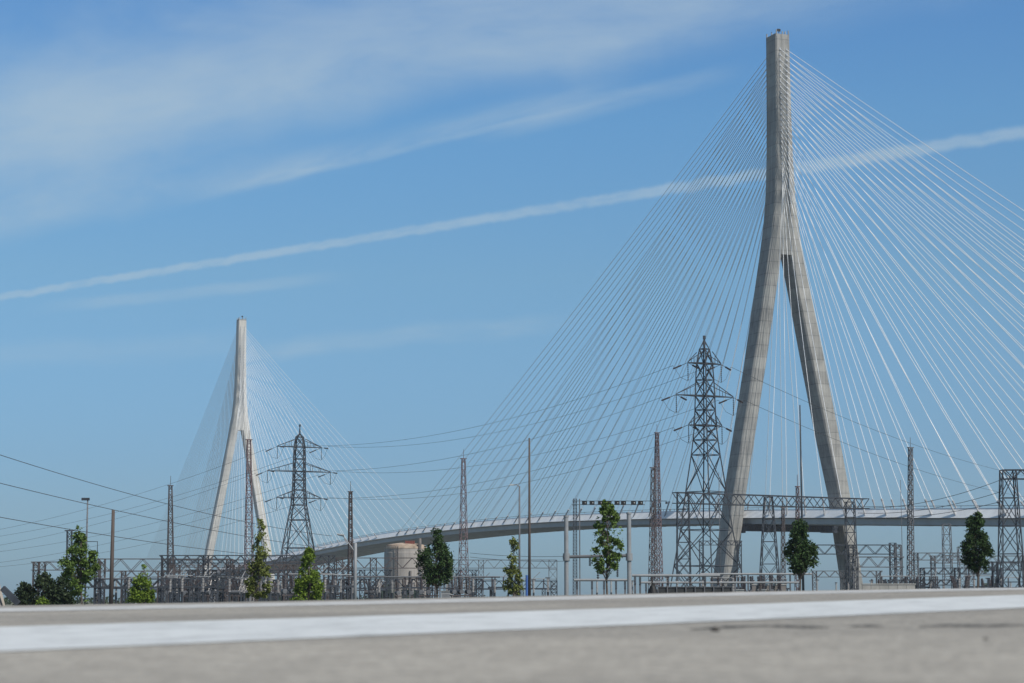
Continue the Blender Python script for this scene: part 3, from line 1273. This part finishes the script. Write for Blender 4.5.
pipe_rack(574, 628, 580, 185, (577, 592, 604, 616, 625), 'pale bus pipe low between the two pale round posts')
pipe_rack(632, 720, 575.5, 175, (635, 640, 652, 668, 690, 705, 718), 'long pale pipe on posts running in front of the big transmission tower feet', .11)
pipe_rack(640, 800, 582.5, 200, (646, 662, 700, 722, 745, 760, 780), 'lower pale pipe behind the dark mesh fence reaching the pylon foot', .10)
pipe_rack(700, 812, 574, 210, (712, 735, 748, 770, 790), 'pale pipe at mid height passing the left pylon leg foot', .10)
pipe_rack(163, 246, 577.5, 300, (170, 186, 205, 222, 240), 'pale horizontal pipe across the dense left yard', .12)
pipe_rack(346, 500, 577, 250, (352, 380, 410, 440, 470, 495), 'long pale pipe in front of the concrete tank', .10, M['mid_steel'])


# overhead arm with a row of dark lamp boxes
def signal_gantry():
    Y = 255.0
    b = P(575, HORIZON, Y)
    b.z = 0
    top = P(575, 499, Y)
    root = empty('signal_gantry', b, 'slim lattice post with a horizontal arm carrying a row of dark signal boxes', 'signal gantry')
    m = MB()
    lattice_col(m, b, top, 0.5, 0.42, 34, 0.05)
    m.build('lattice_post', M['dark_steel'], root)
    m = MB()
    e = P(579.5, 499, Y)
    m.bar((e.x, Y, 0), (e.x, Y, e.z), 0.15)
    m.build('post', M['mid_steel'], root)
    m = MB()
    for yy in (501, 504.7):
        m.bar(P(572, yy, Y), P(667 if yy < 502 else 645, yy, Y), 0.07)
    m.box(P(666.5, 502.8, Y), (0.28, 0.28, 0.28))
    m.build('arm', M['dark_steel'], root)
    for px in (584.5, 592, 600.5, 609, 617, 623.5, 633.5, 640.5):
        s = MB()
        c = P(px, 502.8, Y)
        s.box(c, (0.62, 0.4, 0.5))
        o = s.build('signal_box', M['black'], root)
        q = MB()
        q.box((c.x + .1, c.y - .225, c.z), (0.13, 0.05, 0.16))
        q.build('lens', M['pale_box'], o)
    return root


signal_gantry()


# ------------------------------------------------------------------ switchyard gantries
def gantry(px0, px1, yt, yb, Y, cols, label, steel='dark_steel', Yend=None, t=0.08, n=None, width=None, top_over=0.0):
    """lattice portal; cols: (px, width px, [own top row])"""
    Yend = Yend or Y
    zt = P(px0, yt, Y).z
    dep = (yb - yt) * Y / F_PX
    a, b = P(px0, yt, Y), P(px1, yt, Yend)
    b.z = a.z
    root = empty('gantry', Vector((a.x, a.y, 0)), label, 'gantry', 'steel lattice gantries of the switchyard')
    m = MB()
    n = n or max(3, int((b - a).length / (dep * 1.7)))
    t *= .86
    lattice_beam(m, a, b, dep, width or dep * 0.9, n, t)
    m.build('lattice_beam', M[steel], root)
    for c in cols:
        px, wpx = c[0], c[1]
        f = (px - px0) / (px1 - px0) if px1 != px0 else 0
        Yc = Y + (Yend - Y) * f
        w = wpx * Yc / F_PX
        top = P(px, c[2], Yc).z if len(c) > 2 else zt
        w1 = w * (c[3] if len(c) > 3 else 1.0)
        q = P(px, HORIZON, Yc)
        cm = MB()
        lattice_col(cm, (q.x, Yc + .003, 0), (q.x, Yc + .003, top - .01), w, w1, max(5, int(top / max(w, w1) / 1.1)), t * .9, legt=t * 1.35)
        cm.build('column', M[steel], root)
    return root


G = [
    # px0 px1 yt yb  Y   columns
    (32, 100, 562, 570, 300, [(35, 5), (41, 6), (97, 5)], 'leftmost dark gantry behind the dark bushes', 'brown_steel', .09),
    (98, 232, 559, 571, 330, [(101, 6), (165, 7), (229, 6)], 'deep lattice gantry behind the plain brown timber pole', 'brown_steel', .10),
    (86, 218, 579, 587, 240, [(97, 5), (131, 6), (176, 6), (215, 5)], 'low dark gantry behind the small conical tree at left', 'dark_steel', .12),
    (160, 335, 555.5, 563, 292, [(164, 6), (205, 5), (262, 6), (331, 6)], 'long upper gantry crossing the far pylon feet', 'dark_steel', .10),
    (172, 330, 565, 573, 345, [(176, 6), (236, 5), (290, 6), (326, 5)], 'second upper gantry just behind and below the long left one', 'brown_steel', .11),
    (216, 348, 580, 588, 262, [(220, 6), (268, 5), (318, 5), (345, 6)], 'low gantry behind the bright conical tree right of the far pylon', 'dark_steel', .12),
    (336, 450, 558, 568, 335, [(339, 6), (373, 6), (447, 6)], 'upper gantry in front of the beige tank', 'brown_steel', .09),
    (345, 482, 579, 588, 262, [(349, 5), (372, 7), (430, 5), (479, 6)], 'low dark gantry in front of the foot of the tank', 'dark_steel', .11),
    (446, 556, 560, 568, 302, [(450, 5), (481, 5), (553, 8)], 'upper gantry behind the slim sparse tree left of the tubular posts', 'mid_steel', .07),
    (470, 557, 581, 589, 250, [(474, 5), (516, 4), (554, 6)], 'low gantry ending just left of the tubular posts', 'dark_steel', .09),
    (675, 866, 492.5, 503, 250, [(684, 14, 492.5, .8), (770, 22, 497, .35), (852, 12, 502, .7)], 'long high gantry spanning in front of the nearer pylon', 'dark_steel', .09),
    (816, 900, 545, 554, 285, [(852, 5), (894, 6, 543)], 'upper gantry right of the nearer pylon foot', 'dark_steel', .09),
    (852, 903, 557, 567, 262, [(856, 5), (899, 6, 545)], 'middle gantry ending beside the grey lattice mast', 'mid_steel', .09),
    (812, 882, 571, 577, 300, [(815, 4), (843, 4), (879, 4)], 'low gantry at the foot of the right pylon leg', 'mid_steel', .08),
    (914, 968, 553, 560, 290, [(917, 4), (948.5, 9, 524, .8), (963, 7, 547)], 'gantry with a tall ladder-like column left of the last dark tree', 'mid_steel', .08),
    (921, 1002, 568, 574, 255, [(923, 4), (958, 5), (1000, 4)], 'low gantry behind the last dark tree at right', 'dark_steel', .08),
    (884, 960, 580, 585, 235, [(887, 5), (915, 4), (957, 5)], 'lowest gantry right of the grey lattice mast', 'dark_steel', .08),
    (985, 1060, 562, 570, 240, [(996, 5), (1032, 5), (1057, 5)], 'low gantry at the foot of the tall right gantry tower', 'dark_steel', .09),
    (1004, 1090, 470, 479, 222, [(1012, 24, 470, .55), (1075, 22, 470, .6)], 'tall gantry tower with a high beam leaving the right edge', 'dark_steel', .10),
]
G += [
    (120, 200, 571, 577, 310, [(123, 4), (160, 5), (197, 4)], 'middle tier gantry behind the small conical tree at left', 'brown_steel', .09),
    (168, 262, 560, 567, 375, [(172, 4), (200, 5), (228, 4), (258, 5)], 'hindmost upper gantry left of the reddish mast at the far pylon', 'dark_steel', .12),
    (186, 300, 570, 575.5, 300, [(190, 4), (214, 4), (244, 5), (296, 4)], 'middle tier gantry between the far pylon legs', 'dark_steel', .10),
    (180, 330, 586, 591, 280, [(184, 4), (226, 4), (254, 4), (286, 4), (326, 4)], 'lowest gantry of the dense left yard', 'brown_steel', .09),
    (250, 350, 562, 569, 400, [(254, 5), (281, 5), (312, 5), (346, 5)], 'hindmost upper gantry under the small transmission tower', 'brown_steel', .12),
    (330, 392, 570, 576, 300, [(334, 4), (362, 5), (388, 4)], 'middle tier gantry left of the beige tank', 'dark_steel', .09),
    (418, 478, 570, 575, 310, [(422, 4), (458, 4), (474, 4)], 'middle tier gantry right of the beige tank', 'dark_steel', .09),
    (930, 1030, 556, 563, 330, [(934, 4), (972, 5), (1026, 4)], 'hindmost gantry behind the last dark tree', 'mid_steel', .09),
    (700, 742, 541, 545, 300, [(702, 4), (740, 4)], 'small narrow portal inside the legs of the big transmission tower', 'dark_steel', .07),
]
for g in G:
    gantry(g[0], g[1], g[2], g[3], g[4], g[5], g[6], g[7], t=g[8], Yend=(g[4] + 16 if g[0] == 675 else None))


# ------------------------------------------------------------------ switchyard equipment (one of each kind, then copies)
def eq_post():
    r = empty('insulator_post', (0, 0, 0), 'slim post carrying a ribbed insulator in the switchyard', 'insulator post', 'insulator posts in the switchyard')
    m = MB()
    m.bar((0, 0, 0), (0, 0, 2.0), 0.18)
    m.build('post', M['dark_steel'], r)
    m = MB()
    insulator(m, (0, 0, 2.0), (0, 0, 3.5), 0.17)
    m.build('insulator', M['insul_pale'], r)
    m = MB()
    m.box((0, 0, 3.55), (0.5, 0.25, 0.12))
    m.build('clamp', M['mid_steel'], r)
    return r


def eq_switch():
    r = empty('disconnect_switch', (0, 0, 0), 'steel disconnect switch on a four-legged stand in the switchyard', 'switch', 'disconnect switches in the switchyard')
    m = MB()
    for x in (-1.5, 1.5):
        lattice_col(m, (x, 0, 0), (x, 0, 2.6), 0.45, 0.45, 5, 0.06)
    m.box((0, 0, 2.7), (4.0, 0.4, 0.2))
    m.build('stand', M['dark_steel'], r)
    for x in (-1.5, 0, 1.5):
        i_ = MB()
        insulator(i_, (x, 0, 2.8), (x, 0, 4.0), 0.16)
        i_.build('insulator', M['insul'], r)
    m = MB()
    m.tube([(-1.7, 0, 4.05), (1.7, 0, 4.05)], 0.06, 6)
    m.tube([(0, 0, 4.05), (1.0, 0, 5.0)], 0.05, 6)
    m.build('blade', M['galv'], r)
    return r


def eq_transformer():
    r = empty('transformer', (0, 0, 0), 'dark boxy transformer with cooling fins low in the switchyard', 'transformer', 'transformers in the switchyard')
    m = MB()
    m.box((0, 0, 1.5), (3.4, 2.2, 2.6))
    m.box((0, 0, 2.9), (3.6, 2.4, 0.18))
    m.build('tank', M['green_box'], r)
    m = MB()
    for k in range(7):
        m.box((-1.3 + k * .43, -1.35, 1.5), (0.2, 0.5, 1.9))
    m.build('radiator', M['green_box'], r)
    for x in (-1.1, 0, 1.1):
        i_ = MB()
        insulator(i_, (x, 0, 3.0), (x * 1.15, 0, 4.3), 0.2)
        i_.build('bushing', M['insul'], r)
    m = MB()
    m.tube([(-1.2, .6, 3.5), (1.2, .6, 3.5)], 0.35, 10)
    m.build('conservator', M['green_box'], r)
    return r


def eq_cabinet():
    r = empty('control_cabinet', (0, 0, 0), 'pale grey metal control cabinet standing among the switchyard legs', 'cabinet', 'control cabinets in the switchyard')
    m = MB()
    m.box((0, 0, 1.15), (1.3, 0.8, 2.1))
    m.box((0, 0, 2.25), (1.45, 0.95, 0.1))
    m.build('body', M['pale_box'], r)
    m = MB()
    m.box((0, -.41, 1.1), (1.0, 0.03, 1.6))
    m.build('door', M['galv'], r)
    return r


def eq_breaker():
    r = empty('circuit_breaker', (0, 0, 0), 'circuit breaker with leaning bushings on a low frame in the switchyard', 'circuit breaker', 'circuit breakers in the switchyard')
    m = MB()
    for x in (-1, 1):
        for y in (-.5, .5):
            m.bar((x, y, 0), (x, y, 1.6), 0.12)
    m.box((0, 0, 1.65), (2.4, 1.2, 0.14))
    m.build('frame', M['brown_steel'], r)
    for x in (-.9, 0, .9):
        t_ = MB()
        t_.tube([(x, -.7, 2.1), (x, .7, 2.1)], 0.28, 10)
        to = t_.build('tank', M['mid_steel'], r)
        for y in (-.5, .5):
            i_ = MB()
            insulator(i_, (x, y, 2.3), (x, y * 2.0, 3.9), 0.17)
            i_.build('bushing', M['insul'], to)
    return r


rng = random.Random(21)
plan = [
    (eq_post, [(162, 345, 34, 215, 300), (350, 470, 9, 230, 300), (468, 560, 6, 220, 260), (880, 1020, 10, 215, 280), (640, 760, 8, 215, 260), (90, 160, 4, 220, 260), (585, 640, 3, 230, 260), (815, 880, 5, 240, 290)]),
    (eq_switch, [(165, 340, 22, 230, 380), (350, 470, 5, 260, 330), (470, 550, 3, 250, 300), (880, 1020, 6, 240, 300), (90, 160, 2, 250, 300), (700, 800, 3, 240, 290)]),
    (eq_transformer, [(195, 330, 5, 320, 380), (360, 440, 2, 320, 360), (890, 1010, 2, 300, 330)]),
    (eq_cabinet, [(165, 345, 3, 260, 300), (120, 135, 1, 245, 255), (400, 470, 1, 255, 275), (700, 800, 2, 215, 235), (880, 1010, 2, 205, 225)]),
    (eq_breaker, [(170, 340, 12, 225, 320), (355, 470, 4, 230, 280), (870, 1015, 4, 225, 280), (720, 800, 2, 225, 250)]),
]
for maker, spots in plan:
    proto = maker()
    first = True
    for (x0, x1, cnt, ya, yb) in spots:
        for k in range(cnt):
            px = x0 + (x1 - x0) * (k + rng.uniform(.15, .85)) / cnt
            Y = rng.uniform(ya, yb)
            q = P(px, HORIZON, Y)
            o = proto if first else copy_tree(proto)
            first = False
            o.location = (q.x, Y, 0)
            o.rotation_euler = (0, 0, rng.choice((0.0, 0.25, -0.2, 1.2)))


# ------------------------------------------------------------------ tank, walls, heaps, low fence
def tank():
    Y = 640.0
    c = P(405, HORIZON, Y)
    m2 = Y / F_PX
    root = empty('storage_tank', Vector((c.x, Y, 0)), 'round beige concrete tank with an orange-brown stained rim beneath the bridge deck', 'tank')
    zt = P(411, 549, Y).z
    R = 21 * m2
    m = MB()
    m.lathe((c.x, Y, 0), [(R, 0), (R, zt * .33), (R * 1.012, zt * .335), (R * 1.012, zt * .36), (R, zt * .365), (R, zt * .93), (R * .985, zt * .94), (R * .985, zt)], 48)
    m.build('drum', M['tank'], root)
    m = MB()
    m.lathe((c.x, Y, zt + .002), [(R * 1.0, 0), (R * 1.0, 0.7), (R * .9, 0.75), (R * .9, 1.3), (R * .3, 1.9), (R * .05, 2.0)], 48)
    m.build('rim', M['tank_rust'], root)
    m = MB()
    m.box((c.x + 1.6, Y - 3, zt + 1.6), (3, 2, 1.8))
    m.build('roof_hut', M['dark_red'], root)
    m = MB()
    m.tube([(c.x + R * .72, Y - R * .75, 0), (c.x + R * .72, Y - R * .75, zt + 3.2)], 0.5, 8)
    m.tube([(c.x + R * .3, Y - R * 1.0, 0), (c.x + R * .3, Y - R * 1.0, zt * .6)], 0.35, 8)
    m.build('riser_pipe', M['brown_box'], root)
    m = MB()
    x = c.x - R * .35
    y = Y - R * .97
    for s in (-.35, .35):
        m.bar((x + s, y, 0), (x + s, y, zt + .8), 0.12)
    for k in range(int(zt / .8)):
        m.bar((x - .35, y, k * .8 + .4), (x + .35, y, k * .8 + .4), 0.09)
    m.build('ladder', M['brown_steel'], root)


tank()


def blob_heap(px, Y, wpx, ytop, label):
    c = P(px, HORIZON, Y)
    R = wpx / 2 * Y / F_PX
    zt = P(px, ytop, Y).z
    rg = random.Random(3)
    rings = []
    for k in range(7):
        a = k / 6 * math.pi / 2
        rings.append([Vector((c.x + math.cos(a) * R * math.cos(2 * math.pi * j / 18) * rg.uniform(.92, 1.08), Y + math.cos(a) * R * math.sin(2 * math.pi * j / 18), math.sin(a) * zt * rg.uniform(.95, 1.03))) for j in range(18)])
    m = MB()
    m.loft(rings)
    o = m.build('tarpaulin_heap', M['black'], smooth=True)
    tag(o, label, 'heap')


blob_heap(653, 140, 15, 583.5, 'rounded black tarpaulin heap at the left end of the dark mesh fence')


def mesh_fence():
    Y = 150.0
    a, b = P(658, 587, Y), P(732, 585.5, Y)
    root = empty('mesh_fence', Vector((a.x, Y, 0)), 'low dark mesh fence in front of the big transmission tower feet', 'fence')
    m = MB()
    zt = a.z
    m.box(((a.x + b.x) / 2, Y, zt / 2), (b.x - a.x, 0.05, zt - .05))
    m.build('mesh_panel', M['mesh_dark'], root)
    m = MB()
    m.bar((a.x, Y - .05, zt), (b.x, Y - .05, zt), 0.06)
    m.build('top_rail', M['mid_steel'], root)
    for k in range(9):
        x = a.x + (b.x - a.x) * k / 8
        m = MB()
        m.bar((x, Y - .09, 0), (x, Y - .09, zt + .08), 0.08)
        m.build('fence_post', M['mid_steel'], root)


mesh_fence()


def low_wall(px0, px1, yt, Y, label, material, name='retaining_wall', panels=6):
    a, b = P(px0, yt, Y), P(px1, yt, Y)
    root = empty(name, Vector((a.x, Y, 0)), label, 'wall')
    m = MB()
    for k in range(panels):
        x0 = a.x + (b.x - a.x) * k / panels
        x1 = a.x + (b.x - a.x) * (k + 1) / panels - .03
        m.box(((x0 + x1) / 2, Y, (a.z - .14) / 2), (x1 - x0, 0.3, a.z - .14))
    m.build('wall_panel', material, root)
    m = MB()
    m.box(((a.x + b.x) / 2, Y, a.z - .06), (b.x - a.x + .1, 0.42, 0.12))
    m.build('coping', M['conc_wall'], root)


low_wall(862, 915, 583.5, 225, 'low weathered concrete wall at the foot of the right pylon leg', M['conc_wall'])
low_wall(752, 786, 584, 230, 'low brown stained wall left of the dark tree at the pylon', M['brown_box'])


def hopper():
    Y = 150.0
    root = empty('hopper', P(0, HORIZON, Y) * 1.0, 'tan concrete hopper with a dark slanting chute at the left edge', 'hopper')
    root.location.z = 0
    x0 = P(-8, 600, Y).x
    x1 = P(4.5, 600, Y).x
    zt = P(0, 578, Y).z
    m = MB()
    m.loft([[Vector((x0, Y - 1, 0)), Vector((x1, Y - 1, 0)), Vector((x1, Y + 1, 0)), Vector((x0, Y + 1, 0))],
            [Vector((x0, Y - 1, zt)), Vector((x1 - .75, Y - 1, zt)), Vector((x1 - .75, Y + 1, zt)), Vector((x0, Y + 1, zt))]])
    m.build('bin', M['tan'], root)
    m = MB()
    m.bar(P(2.5, 588, Y - .6), P(19, 604, Y - .6), 0.42)
    m.build('chute', M['dark_steel'], root)


hopper()


# ------------------------------------------------------------------ trees
def leaf_cloud(mb, rg, c, rad, n, size, flat=0.8):
    for _ in range(n):
        while True:
            v = Vector((rg.uniform(-1, 1), rg.uniform(-1, 1), rg.uniform(-1, 1)))
            if v.length <= 1:
                break
        v = v * (0.35 + 0.65 * v.length)
        p = c + Vector((v.x * rad, v.y * rad, v.z * rad * flat))
        s = size * rg.uniform(0.6, 1.35)
        nrm = (Vector((rg.gauss(0, 1), rg.gauss(0, 1), rg.gauss(0.5, 1)))).normalized()
        a = nrm.orthogonal().normalized()
        a.rotate(Matrix.Rotation(rg.uniform(0, 6.28), 3, nrm))
        b = nrm.cross(a)
        i = len(mb.v)
        bend = nrm * s * 0.15
        mb.v += [tuple(p - a * s * .62), tuple(p - b * s * .34 + bend), tuple(p + a * s * .62), tuple(p + b * s * .34 + bend)]
        mb.f.append((i, i + 1, i + 2, i + 3))


def tree(px, Y, ytop, ybase_crown, profile_px, leaf, label, seed, trunk_px=2.2, leaves=2600, leaf_size=0.22, name='tree', clumps=34,
         lean=0.0, clump_px=5.0, gap=0.0, cat='tree'):
    """profile_px: list of (height fraction through the crown, left px, right px)"""
    rg = random.Random(seed)
    base = P(px, HORIZON, Y)
    base.z = 0
    m2 = Y / F_PX
    zt, zb = P(px, ytop, Y).z, P(px, ybase_crown, Y).z
    root = empty(name, base, label, cat, 'young street trees in front of the switchyard' if cat == 'tree' else None)
    tr = MB()

    def axis(z):
        f = z / zt
        return Vector((base.x + lean * m2 * f * f + 0.05 * math.sin(z * 1.3 + seed), base.y + 0.05 * math.cos(z * 1.1), z))
    r0 = trunk_px * m2 / 2
    zz = [zt * .93 * k / 10 for k in range(11)]
    tr.tube([axis(z) for z in zz], [r0 * (1.25 if k == 0 else 1 - .085 * k) for k in range(11)], 8)
    cr = MB()

    def width(f, k_=1.12):
        l_, r_ = width0(f)
        return l_ * k_, r_ * k_

    def width0(f):
        for (a, l0, r0_), (b, l1, r1_) in zip(profile_px, profile_px[1:]):
            if f <= b:
                t = (f - a) / (b - a) if b > a else 0
                return l0 + (l1 - l0) * t, r0_ + (r1_ - r0_) * t
        return profile_px[-1][1:]
    per = int(leaves * .9) // clumps
    areas = []
    for i in range(60):
        f = (i + .5) / 60
        l, r = width(f)
        areas.append(max(0.4, l + r) ** 1.25)
    for k in range(clumps):
        u_ = rg.random() * sum(areas)
        i = 0
        while u_ > areas[i] and i < 59:
            u_ -= areas[i]
            i += 1
        f = (i + rg.random()) / 60
        l, r = width(f)
        z = zb + (zt - zb) * f
        cpx = .9 * min(clump_px, 0.55 * (l + r) / 2 + 1.0)
        ang = rg.uniform(0, 2 * math.pi)
        half = (l + r) / 2
        rad = max(0, half - cpx * .4) * math.sqrt(rg.uniform(0.12, 1)) * m2
        off = Vector((math.cos(ang) * rad + (r - l) / 2 * m2, math.sin(ang) * rad, 0))
        c = axis(z) + off
        cw = cpx * m2 * rg.uniform(0.55, 1.4)
        leaf_cloud(cr, rg, c, cw, int(per * rg.uniform(.7, 1.3)), leaf_size, rg.uniform(.75, 1.2))
        st = axis(max(zb * .8, z - rad * 0.9 - .3))
        tr.tube([st, st.lerp(c, .55) + Vector((0, 0, .08)), c], [r0 * .32, r0 * .2, r0 * .1], 5, cap=False)
    for k in range(int(leaves * .10)):           # loose leaves and twigs between the clumps
        f = rg.random() ** .9
        l, r = width(f)
        if rg.random() > (l + r) / 44:
            continue
        ang, rr = rg.uniform(0, 2 * math.pi), math.sqrt(rg.random()) * (l + r) / 2 * m2 * .98
        z = zb + (zt - zb) * f
        leaf_cloud(cr, rg, axis(z) + Vector((math.cos(ang) * rr + (r - l) / 2 * m2, math.sin(ang) * rr, 0)), .18, 2, leaf_size * .85)
    leaf_cloud(cr, rg, axis(zt) - Vector((0, 0, 2 * m2)), 2.2 * m2, per // 3, leaf_size * .8, 1.6)
    tr.build('trunk', M['bark'], root, smooth=True)
    cr.build('crown', M[leaf], root)
    return root


tree(82, 140, 526, 602, [(0, 6, 6), (.2, 10, 9), (.38, 18, 15), (.5, 20, 18), (.62, 17, 15), (.7, 12, 8), (.82, 8, 5), (1, 3, 3)], 'leaf_mid',
     'irregular green tree with a narrow crooked top rising from the dark bushes at left', 2, leaves=4200, clumps=52, lean=-6, leaf_size=.2)
tree(142.5, 140, 565, 603, [(0, 13, 13), (.3, 12, 12), (.6, 8, 8), (.85, 4, 4), (1, 2, 2)], 'leaf_bright',
     'small bright green conical tree right of the brown timber pole', 3, leaves=3200, clumps=40, leaf_size=.16)
tree(258, 145, 519, 596, [(0, 11, 12), (.2, 13, 13), (.35, 12, 12), (.5, 8, 9), (.65, 6, 9), (.8, 3, 7), (1, 1.5, 3)], 'leaf_olive',
     'sparse slender olive tree with several thin stems before the far pylon', 4, leaves=3000, clumps=56, leaf_size=.19, clump_px=4, trunk_px=1.4)
tree(308.5, 140, 548, 603, [(0, 14, 14), (.25, 14.5, 14.5), (.5, 11, 11), (.75, 7, 7), (.9, 4, 4), (1, 2, 2)], 'leaf_bright',
     'bright yellow-green dense conical tree below the small transmission tower', 5, leaves=5200, clumps=60, leaf_size=.17)
tree(436.5, 150, 530, 582, [(0, 13, 13), (.2, 18, 18), (.45, 18.5, 18), (.62, 14, 14), (.72, 6, 6.5), (1, 4, 4)], 'leaf_dark',
     'dark round-bodied tree with a narrow top right of the beige tank', 6, leaves=6500, clumps=90, leaf_size=.17)
tree(513, 150, 536, 594, [(0, 9, 9), (.25, 10, 9), (.5, 7, 7), (.8, 5, 5), (1, 2.5, 2.5)], 'leaf_olive',
     'very thin yellow-green sapling beside the grey street lamp', 7, leaves=2200, clumps=46, leaf_size=.17, clump_px=3.5, trunk_px=1.2)
tree(607.5, 130, 502, 573, [(0, 10, 9), (.15, 14, 13), (.35, 15, 15), (.5, 13, 15), (.65, 13, 13), (.8, 8, 11), (.92, 5, 7), (1, 3, 3)], 'leaf_mid',
     'leafy mid-green tree standing between the two pale round posts', 8, leaves=3800, clumps=62, leaf_size=.19, clump_px=3.5, trunk_px=2.6)
tree(801, 135, 521, 572, [(0, 9, 9), (.2, 17, 15), (.4, 15, 15), (.55, 12, 13), (.7, 8, 9), (1, 5, 6)], 'leaf_dark',
     'dark tree in front of the gap between the nearer pylon legs', 9, leaves=6000, clumps=84, leaf_size=.17, trunk_px=2.6)
tree(978, 135, 513, 569, [(0, 7, 8), (.15, 13, 13), (.35, 17, 16), (.5, 14, 14), (.65, 9, 9), (.8, 7, 8), (1, 4, 4)], 'leaf_dark',
     'last dark tree beside the tall gantry tower at the right edge', 10, leaves=6000, clumps=84, leaf_size=.17, trunk_px=2.4)
for px, w, yt, nm, lf, sd in ((24, 9, 583, 'small dark shrub nearest the left edge with thin upright twigs', 'leaf_bush', 31), (44, 13, 573, 'dark rounded bush in front of the leftmost gantry', 'leaf_bush', 32),
                              (62, 12, 577, 'dark bush at the foot of the crooked left tree', 'leaf_bush', 33), (42, 4.5, 597, 'tiny bright yellow-green shrub in front of the dark bushes', 'leaf_bright', 34)):
    tree(px, 150 if sd < 34 else 138, yt, 606, [(0, w, w), (.4, w, w), (.75, w * .75, w * .75), (1, w * .3, w * .3)], lf, nm, sd, leaves=2600 if sd < 34 else 500,
         clumps=36 if sd < 34 else 10, leaf_size=.2, trunk_px=1.4, name='bush', cat='bush')

# low distant ground cover that closes the horizon behind the yard
gc = MB()
rg = random.Random(77)
for k in range(900):
    px = rg.uniform(-60, 1080)
    Y = rg.uniform(560, 900)
    q = P(px, HORIZON, Y)
    leaf_cloud(gc, rg, Vector((q.x, Y, rg.uniform(.1, 1.6))), rg.uniform(1.0, 2.6), 12, 0.9)
o = gc.build('undergrowth', M['leaf_bush'])
o['kind'] = 'stuff'


# ------------------------------------------------------------------ thin summer haze in the air
hz = MB()
hz.box((0, 2150, 112.0), (6060, 4960, 226.0))
hm = bpy.data.materials.new('summer_haze')
hm.use_nodes = True
hm.node_tree.nodes.clear()
ho = hm.node_tree.nodes.new('ShaderNodeOutputMaterial')
hv = hm.node_tree.nodes.new('ShaderNodeVolumePrincipled')
hv.inputs['Color'].default_value = (0.86, 0.92, 1.0, 1)
hv.inputs['Density'].default_value = 0.00011
hv.inputs['Anisotropy'].default_value = 0.2
hm.node_tree.links.new(hv.outputs[0], ho.inputs['Volume'])
o = hz.build('haze', hm)
o['kind'] = 'stuff'
